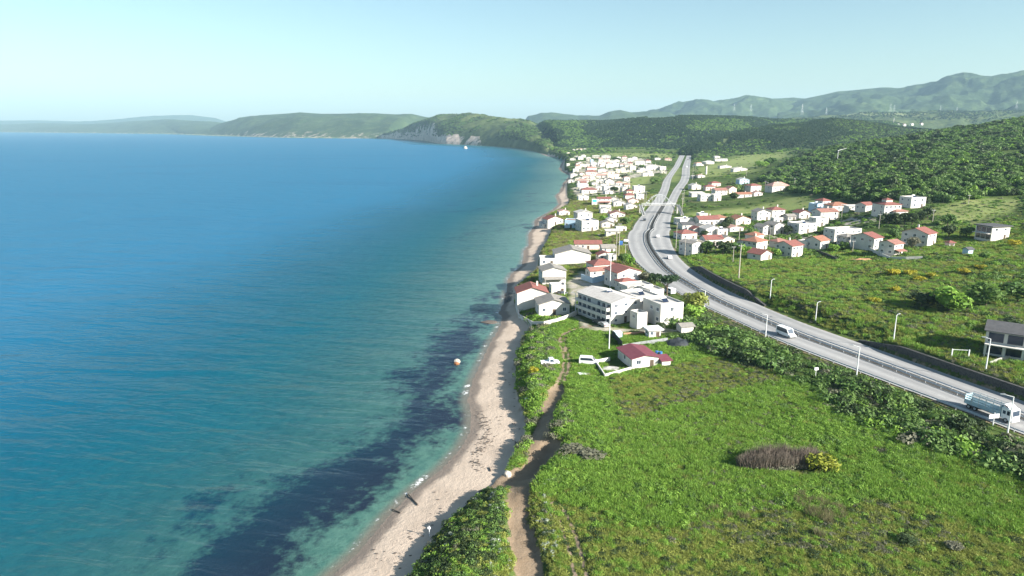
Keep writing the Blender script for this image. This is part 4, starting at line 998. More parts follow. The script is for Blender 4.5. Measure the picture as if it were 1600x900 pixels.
far += [
 ('tiny pale cottage behind the beach house with pink tiled roof', 904,283,8,6,3,'gf',1.2,WR,W_),
 ('grey-roofed cottage between the cream block and the steep gable', 950,283.5,9,6,3.2,'gf',1.3,GT,W_),
 ('small cottage at the left foot of the steep white gable', 944,292,7,6,2.8,'gf',1.2,GT,W_),
 ('white bungalow under the low white row near the middle gardens', 952,303,8,6,2.6,'gf',1.2,WR,W_),
 ('pink-roofed cottage above the low white row', 968,290,8,6,3.0,'hip',1.3,PT,W_),
 ('white cottage below the dark round tree of the green square', 977,289,8,6,2.8,'gf',1.2,WR,'offwhite_plaster'),
 ('off-white house between the brown roof and the cream house', 955,271.5,10,6,3.2,'hip',1.3,GT,'offwhite_plaster'),
 ('white cottage left of the joined small houses', 932,275,8,6,3.0,'gf',1.2,WR,W_),
 ('off-white cottage above the brown-roofed house', 918,260,9,6,3.2,'gf',1.3,GT,'offwhite_plaster'),
 ('white cottage between the wide pale roof and the beach cafe', 903,264,8,5,2.8,'gf',1.1,WR,W_),
 ('white house behind the box house with dark windows', 956,256,10,6,4.4,'flat',0,WR,W_),
 ('pink-roofed house left of the pink-walled red roof', 974,261,10,7,3.8,'hip',1.4,PT,W_),
 ('off-white house between the two white box houses and the tall cream front', 975,266,9,6,3.4,'gf',1.4,GT,'offwhite_plaster'),
 ('small white house in front of the white shop with awning', 964,253.5,9,6,3.4,'gf',1.3,WR,W_),
 ('off-white house in front of the red-roofed back row house', 975,252.5,10,6,4.2,'gf',1.3,WR,'offwhite_plaster'),
 ('long off-white house left of the large white block', 931,247.5,13,7,4.2,'gs',1.3,WR,'offwhite_plaster'),
 ('white house behind the square white house', 912,246,9,6,4,'gf',1.3,WR,W_),
 ('pale house at the shore end of the back row', 901,247,9,6,3.4,'hip',1.2,GT,W_),
 ('white house left of the low row with pale flat roof', 928,257.5,10,6,3.4,'gf',1.2,WR,W_),
 ('small pink house below the white villa with tiled edge', 951,257.5,7,5,3.2,'gf',1.2,PT,P_),
 ('off-white house joining the windowed block and stepped complex', 1008,262,12,6,3.4,'gs',1.2,WR,'offwhite_plaster'),
 ('white house at the left of the stepped complex', 1005,267.5,9,6,3.2,'gf',1.2,WR,W_),
 ('pale house by the pole on the seaward verge', 1037,271,8,5,2.6,'gf',1.1,WR,'offwhite_plaster'),
 ('white cottage above the long low white barn', 1016,271,8,5,2.6,'gf',1.1,WR,W_),
]
for i, (lb, px, py, w_, d_, h_, rf, rh_, rc_, wc_) in enumerate(far):
    house(lb, px, py, w_, d_, h_, [4, -6, 10, 0, 14][i % 5], rf, rh_, rc_, [wc_, C_ if wc_ == W_ and 'white' not in lb else wc_][i % 2], 2 if h_ > 4.1 else 1, (3,1,1), 3, 'houses of the far shore village')
# small roofs that fill the far village: nothing in the photo tells these apart
for _k in range(600):
    px, py = random.uniform(893, 1030), random.uniform(249, 301)
    if not inpoly(np.array([px]), np.array([py]), [(896,253),(930,248),(985,250),(1030,258),(1005,266),(985,282),(985,296),(960,301),(906,298),(895,283),(903,272)])[0]: continue
    x, y, z = ground(px, py); c = x, y+3
    if any((c[0]-a)**2+(c[1]-b)**2 < (r_+3.4)**2 for a, b, r_ in EXCL) or abs(x-float(fL(y))) < 12: continue
    HN += 1
    if HN > 34: break
    house('small pale house among the packed roofs of the far shore village', px, py, random.uniform(6,8.5), random.uniform(5,6.5), random.uniform(2.6,3.6), random.choice([4,10,-6,14]), random.choice(['gf','gs','hip','flat']), 1.2, random.choice([WR,GT,PT,RT,OT]), random.choice([W_,W_,'offwhite_plaster']), 1, (2,1,1), 3, 'small houses packed in the far shore village', at=(x, y, z))
# ---- inland village
house('low white flat house at the highway end of the inland village', 1074, 352, 10, 8, 3.4, 16, 'flat', 0, WR, W_, 1, (3,2,1), 2)
house('white roof-top cube behind the long red roof', 1099, 346, 5.5, 5, 4.6, 10, 'flat', 0, WR, W_, 2, (1,1,1), 2)
house('long red-roofed house beside the dark garden trees', 1108, 352, 13, 8, 3.6, 10, 'gs', 1.7, RT, W_, 1, (4,2,1), 2)
house('orange-roofed house behind the long red-roofed one', 1127, 349, 8, 7, 3.4, 14, 'hip', 1.6, OT, W_, 1, (2,1,1), 2)
house('dark-roofed small house in front of the low white flat one', 1076, 359, 8, 6, 2.8, 14, 'gs', 1.2, DT, W_, 1, (2,1,1), 2)
house('red hipped house with white terrace beside the highway', 1077, 374, 9.5, 8, 3.4, 20, 'hip', 1.7, RT, W_, 1, (2,2,1), 2)
house('two storey house with grey roof and blue-grey side near the highway', 1090, 398, 7, 9, 5.0, 28, 'gf', .9, GT, W_, 2, (2,3,1), 2)
house('white gabled house in the middle of the lower inland village', 1116, 368, 10, 8, 3.6, 12, 'gf', 1.7, WR, W_, 1, (2,1,1), 2)
house('white wing with flat roof right of the white gable', 1129, 368, 6, 5, 3.0, 12, 'flat', 0, WR, W_, 1, (2,1,1), 2)
house('white bungalow with red roof behind the big dark tree', 1116, 383, 9.5, 7, 3.0, 10, 'gs', 1.5, RT, W_, 1, (3,1,1), 2)
house('cream bungalow with grey roof right of the red-roofed bungalow', 1138, 381, 7, 6, 2.8, 14, 'gf', 1.3, GT, C_, 1, (2,1,1), 2)
house('cream house with orange roof slope and gable', 1161, 352, 10.5, 8, 3.4, 18, 'gf', 1.8, OT, C_, 1, (3,1,1), 2)
house('low house with pale pink roof below the cream gable', 1151, 362, 8.5, 6, 2.2, 14, 'gf', .9, PT, W_, 1, (2,1,1), 2)
house('tall white gabled house left of the red hipped villa', 1193, 345, 8.5, 8, 5.2, 8, 'gf', 1.6, GT, W_, 2, (2,2,1), 2)
house('white villa with red hipped roof at the meadow edge', 1216, 341, 8.5, 8, 5.2, 10, 'hip', 1.7, RT, W_, 2, (2,2,1), 2)
house('white house with grey gable and dark upper windows', 1217, 366, 6.5, 8, 5.2, 22, 'gf', 1.3, GT, W_, 2, (2,2,1), 2)
house('lower grey-roofed wing left of the dark-windowed house', 1198, 367, 5.5, 7, 4.2, 22, 'gf', 1.2, GT, W_, 2, (2,2,1), 2)
house('modern white flat-roofed villa in the upper inland village', 1262, 364, 12, 9, 4.6, 20, 'flat', 0, WR, W_, 2, (3,2,1), 2)
house('orange hipped house with shaded grey front', 1190, 390, 9, 8, 4.4, 38, 'hip', 2.0, OT, W_, 2, (2,3,1), 2)
house('small white house with red roof at the field edge', 1197, 407, 7.5, 7, 2.6, 34, 'gf', 1.6, RT, W_, 1, (2,1,1), 2)
house('two storey white house with red roof and shaded blue side', 1245, 402, 7.5, 9, 5.2, 32, 'gs', 1.6, RT, W_, 2, (3,3,1), 1, extra='c')
house('grey-brown house with red roof and white front', 1288, 389, 7, 8, 4.0, 34, 'gs', 1.6, OT, W_, 1, (2,2,1), 2)
house('red villa roof at the top of the inland village', 1291, 325, 6.5, 7, 4.8, 20, 'hip', 1.7, RT, W_, 2, (2,2,1), 2)
house('wide orange-roofed bungalow right of the top red villa', 1314, 329, 12, 9, 3.2, 12, 'hip', 1.9, OT, W_, 1, (4,1,1), 2)
house('white two level house with maroon band roof', 1295, 347, 11.5, 8, 5.4, 14, 'gs', 1.4, BT, W_, 2, (3,2,1), 2)
house('small red gabled house left of the modern villa', 1257, 341, 7.5, 7, 3.4, 14, 'gf', 1.5, RT, W_, 1, (2,1,1), 2)
house('grey little house with dark roof behind the small red gable', 1237, 346, 5.5, 5, 2.8, 14, 'gs', 1.0, GT, G_, 1, (2,1,1), 2)
house('white flat-roofed terrace house with arched windows', 1324, 376, 15, 8, 4.4, 14, 'flat', 0, WR, W_, 2, (5,2,1), 2)
house('grey-roofed house in front of the white flat terrace', 1331, 384, 7, 6, 4.0, 18, 'hip', 1.3, GT, W_, 2, (2,2,1), 2)
house('small blue-sided house with red roof under the wood', 1359, 329, 7.5, 7, 3.2, 26, 'gs', 1.3, RT, W_, 1, (2,2,1), 2)
VIL = house('white villa with hipped red roof and a small roof tower', 1394, 335, 10, 10, 5.6, 10, 'hip', 1.7, RT, W_, 2, (4,2,1), 1)
_r = [c for c in VIL.children if c.name.startswith('roof')][0]
MB().box(-1.9,1.9,3.2,6.8,6.3,7.9).build('roof_tower', W_, _r)
q = MB(); q.add([(-2.3,2.8,7.91),(2.3,2.8,7.91),(2.3,7.2,7.91),(-2.3,7.2,7.91),(-.1,5,8.9),(.1,5,8.9)], [(3,2,1,0),(0,1,5,4),(1,2,5),(2,3,4,5),(3,0,4)]); q.build('tower_roof', RT, _r)
house('white flat-roofed villa with a round tank on its roof', 1434, 325, 9.5, 9, 5.4, 12, 'flat', 0, WR, W_, 2, (2,2,1), 1, extra='t')
house('low red-roofed annexe below the tower villa', 1409, 335, 8, 6, 2.2, 16, 'hip', 1.3, BT, W_, 1, (2,1,1), 2)
house('white house with red roof and teal-glazed left side', 1371, 390, 6.5, 11, 5.4, 32, 'gs', 1.7, RT, W_, 2, (2,3,1), 1)
house('small pink-white house with red roofs right of its tall twin', 1403, 398, 6, 7, 4.8, 28, 'gs', 1.2, BT, W_, 2, (2,2,1), 1, extra='p')
house('white house with large shaded gable and red roof amid trees', 1455, 382, 8, 11, 5.2, 36, 'gs', 2.0, RT, W_, 2, (2,3,1), 1, extra='c')
house('modern white box house with overhanging grey roof on the slope', 1562, 374, 9.6, 8, 5.6, 14, 'slab', 0, DT, W_, 2, (2,0,0), 1)
_m = ground(1562,374)
tv = [o for o in bpy.data.objects if o.get('label', '').startswith('modern white box house')][0]
gz = MB()
for k in range(2):
    for j in range(3): gz.box(-4.87,-4.81, .5+j*2.4, 2.6+j*2.4, .3+k*2.8, 2.5+k*2.8)
gz.build('glazing', 'navy_glass', tv)
MB().box(-6.6,-4.803,.2,7.8,2.62,2.82).build('balcony', W_, tv)
house('small grey garden shed among bushes below the box house', 1516, 398, 2.6, 2.4, 1.9, 20, 'gs', .6, DT, 'blue_and_shade_plaster', 1, (0,0,0), 2, name='shed', cat='shed')
# house with navy glass at the right edge
NG = house('modern white house with navy glass and grey roof by the highway', 1631, 557, 9.5, 12, 6.0, 52, 'gf', 1.5, DT, W_, 2, (2,0,0), 1)
gz = MB()
for k in range(2):
    for j in range(3): gz.box(-4.83,-4.76, .5+j*3.9, 3.6+j*3.9, .3+k*3.0, 2.6+k*3.0)
gz.build('glazing', 'navy_glass', NG)
MB().box(-6.8,-4.753,.1,11.9,2.74,2.95).build('balcony', W_, NG)
for j in range(4): MB().box(-6.7,-6.4,.2+j*3.75,.5+j*3.75,-1,2.735).build('column', W_, NG)
house('white cottage with pale roof between the highway and the white gable', 1090, 385, 6, 5, 2.6, 14, 'gf', 1.0, WR, 'offwhite_plaster', 1, (2,1,1), 2)
house('off-white cottage squeezed behind the red hipped terrace', 1099, 362, 7, 6, 2.8, 12, 'gf', 1.2, GT, 'offwhite_plaster', 1, (2,1,1), 2)
house('white cottage with red roof left of the white gabled house', 1091, 366, 6, 5, 2.8, 14, 'gf', 1.2, RT, W_, 1, (2,1,1), 2)
house('maroon-roofed cottage just left of the orange hipped house', 1170, 386, 6, 5, 2.6, 30, 'gs', 1.2, BT, W_, 1, (2,1,1), 2)
house('orange-roofed wing behind the orange hipped house', 1186, 380, 7, 6, 4.0, 36, 'hip', 1.6, OT, W_, 1, (2,1,1), 2)
house('red-roofed low house behind the two storey shaded blue side', 1222, 386, 7, 5, 3.0, 28, 'hip', 1.3, BT, W_, 1, (2,1,1), 2)
house('white cottage right of the two storey shaded blue side', 1265, 389, 5, 5, 3.2, 28, 'flat', 0, WR, W_, 1, (2,1,1), 2)
house('white terrace house joining the modern villa and the maroon band roof', 1284, 354, 8, 6, 4.2, 14, 'flat', 0, WR, W_, 2, (3,1,1), 2)
house('block left of the top red villa with bluish shade painted on its walls', 1281, 331, 5, 7, 5.0, 24, 'flat', 0, WR, 'blue_and_shade_plaster', 2, (1,2,1), 2)  # shaded side of the villa, its bluish tone put into the wall colour
house('low white porch house in front of the white villa with red hipped roof', 1216, 349, 6, 4, 2.6, 10, 'flat', 0, WR, W_, 1, (2,1,1), 2)
house('long low carport under pale roof right of the wide orange bungalow', 1338, 328, 10, 5, 2.0, 12, 'shed', .5, WR, W_, 1, (2,0,0), 2, name='carport', cat='carport')
# ---- hamlet beyond the meadow
mid = [
 ('plain white gabled house beside the highway beyond the meadow', 1088,296.5,9.5,8,3.8,'gf',1.7,WR,W_),
 ('pink house with red roof behind the modern dark-glass house', 1110,298,9,7,3.6,'hip',1.6,RT,P_),
 ('second red-roofed house behind, at the back of the hamlet', 1119,291.5,10,7,3.4,'hip',1.6,RT,P_),
 ('white house with brown roof in the middle of the hamlet', 1127,304.5,11,8,4.6,'gs',1.6,BT,W_),
 ('cream gabled house right of the brown-roofed one', 1145,302,7.5,7,4.2,'gf',1.8,BT,C_),
 ('white open-fronted carport roof at the left end of the hamlet', 1091,307,12,6,3.0,'shed',.8,WR,W_),
 ('modern white house with dark glass front at the meadow edge', 1105,315,11,8,4.8,'flat',0,WR,W_),
 ('white cube wing right of the dark glass front', 1121,314.5,6.5,6,4.6,'flat',0,WR,W_),
 ('low house with orange roof and garden trees', 1163,308,13,6,2.8,'gs',1.2,OT,W_),
 ('white and blue house with red roof near the wood', 1181,299,11,9,5.0,'hip',1.7,RT,W_),
 ('low white gabled annexe in front of the white and blue house', 1185,305,7.5,5,2.4,'gf',1.3,PT,W_),
 ('blue-grey gabled house in the shade of the wood', 1163,287.5,10,9,4.6,'gf',1.6,WR,'blue_and_shade_plaster'),
 ('wide pale villa with water tank on its roof under the wood', 1220,297.5,17,10,3.6,'hip',3.2,PT,W_),
 ('low white sheds in the field beyond the hamlet', 1157,267.5,18,8,2.8,'gf',1.8,WR,W_),
 ('white bungalow with red roof near the water tower', 1094,259,13,8,3.6,'hip',1.5,PT,W_),
 ('white bungalow right of the one by the water tower', 1110,256.5,13,8,4.0,'gf',1.5,WR,W_),
 ('long low white poultry barn in the far field', 1127,252,22,7,3.2,'gs',1.0,WR,W_),
 ('small far barn with pale roof above the long barn', 1121,247,11,6,3.0,'gf',1.0,WR,W_),
 ('low sheds with mixed pale roofs below the long barn', 1134,262.5,17,7,2.6,'gf',1.2,GT,W_),
 ('tiny white hut by the highway near the water tower', 1085,278.5,5.5,4,2.4,'gf',.8,WR,W_),
 ('low white house between roadside trees near the water tower', 1096,278,9,5,2.6,'gf',1.0,PT,W_),
 ('tiny red pavilion hidden among bushes of the right slope', 1487,384,2.6,2.4,1.6,'hip',1.0,RT,P_),
]
for i, (lb, px, py, w_, d_, h_, rf, rh_, rc_, wc_) in enumerate(mid):
    house(lb, px, py, w_, d_, h_, [12, 6, 16, 10, 20][i % 5], rf, rh_, rc_, wc_, 2 if h_ > 4.1 else 1, (3,1,1), 2 if py > 285 else 3, 'houses of the hamlet beyond the meadow', extra='t' if 'water tank' in lb else '')
# ------------------------------------------------------------------ lamps, poles, signs
def lamp(label, px, py, h, arm=(-1.4, .5), at=None, group='street lamps along the highway'):
    x, y, z = ground(px, py) if at is None else at
    t = thing('street_lamp', label, 'street lamp', (x, y, z), 0, group)
    MB().tube((0,0,-.4),(0,0,h),.17,.10,8).build('pole', 'white_metal', t, smooth=False)
    a = Vector((arm[0], arm[1], 0)); L = a.length; a.normalize()
    MB().tube((0,0,h-.05),(a.x*L, a.y*L, h+.25),.07,.05,6).build('arm', 'white_metal', t)
    M = Matrix.Translation((a.x*(L+.3), a.y*(L+.3), h+.25))@Matrix.Rotation(math.atan2(a.y, a.x), 4, 'Z')
    MB().prism([(-.45,-.05),(.45,-.02),(.45,.08),(-.2,.16),(-.45,.10)], -.16, .16, 'y', M).build('lamp_head', 'grey_metal', t)
    return t
def pole(label, px, py, h, cross=True, r=.16, mat='wood_pole', name='utility_pole', group='utility poles among the houses'):
    x, y, z = ground(px, py)
    t = thing(name, label, 'pole', (x, y, z), 0, group)
    MB().tube((0,0,-.5),(0,0,h),r,r*.7,8).build('pole', mat, t)
    if cross:
        c = MB().box(-.9,.9,-.07,.07,h-.55,h-.40).build('crossarm', 'grey_metal', t)
        for sx in (-.75, 0, .75): MB().tube((sx,0,h-.397),(sx,0,h-.15),.06,.04,6).build('insulator', 'white_metal', c)
    return t
def rd(y, off):   # point beside the seaward edge of the road
    return (float(fL(y))+off, y, RZ-.1)
lamp('tall pale street lamp on the verge just right of the lorry', 1574, 677, 7.6)
lamp('street lamp standing on the guardrail line between the lorry and the minibus', 1338, 588, 7.4)
lamp('street lamp on the guardrail line just left of the white minibus', 1196, 527, 6.6)
lamp('street lamp on the seaward verge behind the cube house shrubs', 1100, 488, 7.2)
lamp('thick white lamp post beside the house with navy glass', 1540, 578, 7.6, (-1.0,.4), group='lamp posts on the inland side')
lamp('thin pale lamp post in the scrub above the second stone wall', 1396, 532, 7.0, (.6,.3), group='lamp posts on the inland side')
lamp('thin pale lamp post in the scrub uphill of the minibus', 1274, 503, 6.0, (.6,.3), group='lamp posts on the inland side')
lamp('thin pale lamp post at the far end of the first stone wall', 1203, 468, 6.6, (.6,.3), group='lamp posts on the inland side')
lamp('tall lamp post with flat head in front of the apartment block', 951.5, 546, 9.6, (-.5,-.1), group='lamp posts in the seaside lanes')
lamp('lamp post beside the low grey-roofed house', 899, 490, 7.2, (-.8,.1), group='lamp posts in the seaside lanes')
lamp('lamp post in the lane behind the low grey-roofed house', 882, 461, 5.8, (-.6,.1), group='lamp posts in the seaside lanes')
lamp('lamp post in the shaded yard of the blue-grey wall', 953, 452, 11.5, (-.6,.1), group='lamp posts in the seaside lanes')
pole('tall thick concrete pole before the dark trees of the inland village', 1154, 437, 13.2, True, .24)
pole('shorter pole left of the thick concrete one, with flat lamp', 1145, 410, 7.0)
pole('pole at the left corner of the grey-roofed house by the highway', 1070, 400, 9.0)
pole('pole in the garden of the big dark tree', 1118, 397, 6.0)
pole('tall pole on the highway verge in the shadow of the houses', 1056, 388, 13.0)
pole('pole beside the cream gable of the inland village', 1154, 383, 9.0)
pole('pole in the courtyard of the dark-windowed house', 1202, 377, 7.5)
pole('pole right of the red villa at the top of the inland village', 1314, 347, 10)
pole('twin pole beside the one at the top of the inland village', 1310, 344, 8)
pole('pole between the flat terrace house and its grey neighbour', 1305, 378, 7.5)
pole('pole in front of the tower villa in tree shadow', 1373, 357, 7.5)
pole('pole behind the white house with the large shaded gable', 1457, 347, 6.5)
pole('pole before the grey-roofed house on the flat terrace', 1332, 394, 5.2)
pole('lone pole on the grassy shoulder above the tower villa', 1513, 319, 5.2)
pole('left of two tall poles by the cabin of lamp posts near the parking', 962.5, 409, 14)
pole('right of two tall poles near the small white shed', 966.5, 407, 17)
pole('short pole beside the two tall ones', 977, 401, 6)
pole('pole on the meadow side of the highway beyond the footbridge', 1065, 338, 12)
pole('slim pole beside the highway past the footbridge', 1068, 319, 11)
pole('pole left of the footbridge stairs', 1006, 320, 10)
pole('thin pole next to the one left of the footbridge stairs', 1009, 319, 10)
pole('pole at the meadow edge by the carport', 1066, 322, 10)
pole('pole on the seaward verge beyond the footbridge', 1041, 275, 8)
pole('pole on the inland verge near the water tower', 1082, 281, 16)
pole('pole by the tiny white hut', 1086, 268, 9)
pole('pole in front of the white and blue house', 1195, 297, 8)
pole('second pole in front of the white and blue house', 1199, 297, 7)
pole('pole in the wood edge by the tank villa', 1241, 293, 8)
pole('pole over the blue-grey gabled house', 1166, 276, 5)
# mast in the wood with a lattice arm
x, y, z = ground(1308, 254)
t = thing('mast', 'pale mast with a slanting arm standing in the wooded hillside', 'mast', (x, y, z))
MB().tube((0,0,-1),(0,0,13),.3,.2,8).build('pole', 'white_metal', t)
MB().tube((-.5,0,12.6),(8.5,0,15.2),.28,.16,6).build('arm', 'white_metal', t)
# sign boards
gx, gy = rd(pix(1533,664,RZ)[1], -1.4)[:2]
t = thing('road_sign', 'white backed direction sign on a post in front of the lorry', 'road sign', (gx, gy, RZ-.6), R(8))
MB().tube((0,0,-.5),(0,0,3.3),.07,.07,8).build('post', 'white_metal', t)
MB().box(-1.15,-.25,-.03,.03,2.0,2.85).build('board', 'white_metal', t); MB().box(-.2,1.1,-.03,.03,2.05,2.95).build('board', 'white_metal', t)
x, y, z = ground(1274, 590)
t = thing('meter_box', 'small white box on a post in the scrub below the road', 'box', (x, y, z+.8), .2)
MB().tube((0,0,-1.5),(0,0,1.2),.07,.07,6).build('post', 'white_metal', t); MB().box(-.5,.5,-.15,.15,1.15,1.75).build('box', 'white_metal', t)
# ------------------------------------------------------------------ footbridge with arch over the highway
yb = pix(1025, 333, RZ)[1]; xa, xb = float(fL(yb))-1.2, float(fR(yb))+1.6; Lb = xb-xa
t = thing('footbridge', 'white arched pedestrian bridge spanning the highway', 'footbridge', (xa, yb, RZ))
MB().box(-.5,Lb+.5,-1.4,1.4,5.4,5.75).build('deck', 'grey_plaster', t)
for sy in (-1.35, 1.35):
    a = MB(); K = 20; hA = 7.2
    pts = [(Lb*k/K, sy*1.12, 1.6+(5.7+hA-1.6)*math.sin(math.pi*k/K)**.8) for k in range(K+1)]
    a.path(pts, .17, 8); a.build('arch', 'grey_metal', t, smooth=True)
    rl = MB(); rl.box(-.5,Lb+.5,sy-.04,sy+.04,6.75,6.85); rl.box(-.5,Lb+.5,sy-.02,sy+.02,6.2,6.26); rl.build('railing', 'white_metal', t)
    for k in range(2, K-1, 2): MB().tube((pts[k][0], sy*1.12, 5.3), (pts[k][0], sy*1.12, pts[k][2]), .05, .05, 5).build('hanger', 'white_metal', t)
for sx, dr in ((-1.6, -1), (Lb+1.6, -1)):
    MB().box(sx-.5,sx+.5,-.6,.6,-.8,5.29).build('pier', 'concrete', t)
    st = MB()
    st.slab([(sx-.9,-1.6,5.6),(sx+.9,-1.6,5.6),(sx+.9,-15,.1),(sx-.9,-15,.1)], .35)
    s_ = st.build('stair', 'concrete', t)
    for q in (-.9, .9):
        MB().slab([(sx+q-.04,-1.6,6.7),(sx+q+.04,-1.6,6.7),(sx+q+.04,-15,1.2),(sx+q-.04,-15,1.2)], .95).build('railing', 'white_metal' if sx < 0 else 'grey_metal', s_)
    MB().box(sx-1.1,sx+1.1,-1.6,1.45,5.3,5.6).build('landing', 'concrete', t)
# ------------------------------------------------------------------ water tower, pylons, minaret
x, y, z = ground(1103, 272.5)
t = thing('water_tower', 'white mushroom-shaped water tower beyond the hamlet', 'water tower', (x, y, z))
MB().tube((0,0,-1),(0,0,10.5),1.25,1.1,14).build('shaft', 'white_plaster', t)
b = MB(); b.tube((0,0,10.4),(0,0,12.6),1.3,5.6,18); b.tube((0,0,12.61),(0,0,15.2),5.6,5.6,18); b.tube((0,0,15.21),(0,0,16.3),5.5,.5,18); b.build('tank', 'white_plaster', t)
pm = MB()
for sx in (-1, 1):
    for sy in (-1, 1): pm.tube((sx*7, sy*7, -14), (sx*.8, sy*.8, 58), .3, .2, 4)
for k in range(6):
    z0, z1 = k*9.5, (k+1)*9.5; r0, r1 = 7-6.2*z0/58, 7-6.2*z1/58
    for sx, sy, ex, ey in ((-1,-1,1,-1),(1,-1,1,1),(1,1,-1,1),(-1,1,-1,-1)):
        pm.tube((sx*r0,sy*r0,z0),(ex*r1,ey*r1,z1),.14,.14,3); pm.tube((ex*r0,ey*r0,z0),(sx*r1,sy*r1,z1),.14,.14,3)
PYM = pm.mesh('lattice', 'galvanised')
ca = MB()
for zz, L in ((40,9),(47,8),(54,7)): ca.tube((-L,0,zz),(L,0,zz),.25,.25,4)
PYC = ca.mesh('crossarm', 'galvanised')
for px, py, Y, s, lb in [(1253,176,4300,.85,'tall lattice pylon left of the mountain, biggest of the row'),(1291,177,4300,.62,'lattice pylon right of the tall one below the mountain slope'),(1391,173,4400,.72,'left lattice pylon of the pair above the far village'),(1397,173,4300,.6,'right lattice pylon of the pair above the far village'),
    (1469,174,4200,.62,'lattice pylon on the low ridge under the mountain centre'),(1494,180,4000,.75,'small lattice pylon below the ridge of the mountain centre'),(1147,171,5600,.75,'faint lattice pylon on the left foothills'),(1173,172,5600,.75,'faint lattice pylon right of the one on the left foothills'),(1588,168,3700,.6,'lattice pylon at the right margin in front of the mountain')]:
    p = pixY(px, py, Y); t = thing('pylon', lb, 'pylon', p, .3, 'power pylons before the mountain')
    link('lattice', PYM, t, scale=(s,)*3); link('crossarm', PYC, t, scale=(s,)*3)
p = pixY(1396, 193, 2650); t = thing('minaret', 'slim white minaret of the far valley village', 'minaret', p)
MB().tube((0,0,-8),(0,0,17),1.1,.9,8).build('shaft', 'white_plaster', t); MB().tube((0,0,14),(0,0,15),1.7,1.7,10).build('balcony', 'white_plaster', t); MB().tube((0,0,17),(0,0,23),1.1,.1,8).build('spire', 'grey_metal', t)
for i, (px, py, lb) in enumerate([(1378,195,'pale house left of the minaret in the valley village'),(1388,196,'white house just left of the minaret'),(1404,195,'grey-roofed house just right of the minaret'),(1414,195.5,'second pale house right of the minaret'),(1426,194.5,'pale house towards the right end of the valley village'),(1441,194,'last pale house at the right end of the valley village')]):
    p = pixY(px, py+.6, 2620); house(lb, 0, 0, 11, 8, 4, 5*i, 'gf', 2.2, [GT, BT, GT, PT, WR, BT][i], W_, 2, (2,1,1), 3, 'houses of the valley village', at=p)
# ------------------------------------------------------------------ vehicles
def wheel(t, x, y, r=.34, w=.22):
    wl = MB().tube((x, y-w/2, r), (x, y+w/2, r), r, r, 14).build('wheel', 'rubber', t)
    MB().tube((x, y-w/2-.012, r), (x, y+w/2+.012, r), r*.55, r*.55, 10).build('rim', 'grey_metal', wl)
def yaw_road(y, sgn):   # driving direction along the road
    dx = float(rx(XML, y+6)-rx(XML, y-6))/12
    return math.atan2(1*sgn, dx*sgn)
def car(label, at, rz, col='white_metal', kind='car', group=None, cat='car', name='parked_car'):
    t = thing(name, label, cat, at, rz, group)
    L, W, H = {'car': (4.2,1.72,1.42), 'van': (5.0,1.95,2.1), 'minibus': (6.0,2.0,2.55), 'pickup': (5.0,1.8,1.75)}[kind]
    h = L/2
    if kind == 'car': prof = [(-h,.35),(h,.35),(h,.72),(h-.25,.86),(h-1.15,.94),(h-1.85,H),(-h+.85,H),(-h+.15,.98),(-h,.9)]
    elif kind == 'pickup': prof = [(-h,.45),(h,.45),(h,.85),(h-1.0,1.02),(h-1.55,H),(h-2.7,H),(h-2.9,1.02),(-h,1.0)]
    else: prof = [(-h,.4),(h,.4),(h,.95),(h-.85,1.22),(h-1.6,H-.08),(h-1.9,H),(-h+.15,H),(-h,H-.2)]
    b = MB(); b.prism(prof, -W/2, W/2, 'y'); bo = b.build('body', col, t)
    g = MB()
    zt, zb = H-.12, (.98 if kind in ('car','pickup') else 1.3)
    if kind in ('car','pickup'):
        x0, x1 = h-1.25, h-1.8
        xr = (-h+.55) if kind == 'car' else h-2.65
        side = [(x0-.12,zb),(x1-.02,zt),((-h+.95) if kind == 'car' else h-2.6,zt),(xr,zb)]
    else:
        x0, x1 = h-.9, h-1.58; side = [(x0-.2,zb),(x1-.12,zt),(-h+.35,zt),(-h+.35,zb)]
    for sy in (-1, 1):
        s = MB(); s.prism(side, sy*W/2, sy*(W/2+.012), 'y'); s.build('side_window', 'window_glass', t)
    d = Vector((x0-x1, 0, zb-zt)).normalized(); nn = Vector((-d.z, 0, d.x)); nn = nn if nn.x > 0 else -nn
    a = Vector((x1,0,zt)); c = Vector((x0,0,zb)); o = nn*.06
    v = []
    for q in (a, c):
        for sy in (-1, 1): v.append(q+o+Vector((0,sy*W*.43,0)))
    v2 = [p-nn*.08 for p in v]
    MB().add(v+v2, [(0,1,3,2),(4,6,7,5),(0,4,5,1),(1,5,7,3),(3,7,6,2),(2,6,4,0)]).build('windscreen', 'window_glass', t)
    for sy in (-1, 1):
        MB().box(h-.02,h+.03,sy*W*.36-.18,sy*W*.36+.18,.62,.80).build('headlight', 'white_metal', t)
        MB().box(-h-.03,-h+.02,sy*W*.38-.12,sy*W*.38+.12,.7,.95).build('tail_light', 'red_paint', t)
        for sx in (h-.85, -h+.85): wheel(t, sx, sy*(W/2-.08))
    MB().box(h-.01,h+.06,-W*.46,W*.46,.38,.56).build('bumper', 'dark_metal', t)
    return t
ym = pix(1233,525,RZ)[1]; xm = (float(fL(ym))*.42+float(fML(ym))*.58)
car('white passenger minibus driving towards the camera on the seaward carriageway', (xm, ym, RZ), yaw_road(ym, -1), 'white_metal', 'minibus', None, 'minibus', 'minibus')
yc_ = pix(1046,404,RZ)[1]; car('small white car on the inland carriageway below the shadowed stretch', (float(fMR(yc_))*.55+float(fR(yc_))*.45, yc_, RZ), yaw_road(yc_, 1), group='cars on the highway', name='car')
yc_ = pix(1036,371,RZ)[1]; car('pale car driving in the shadow on the inland carriageway', (float(fMR(yc_))*.6+float(fR(yc_))*.4, yc_, RZ), yaw_road(yc_, 1), group='cars on the highway', name='car')
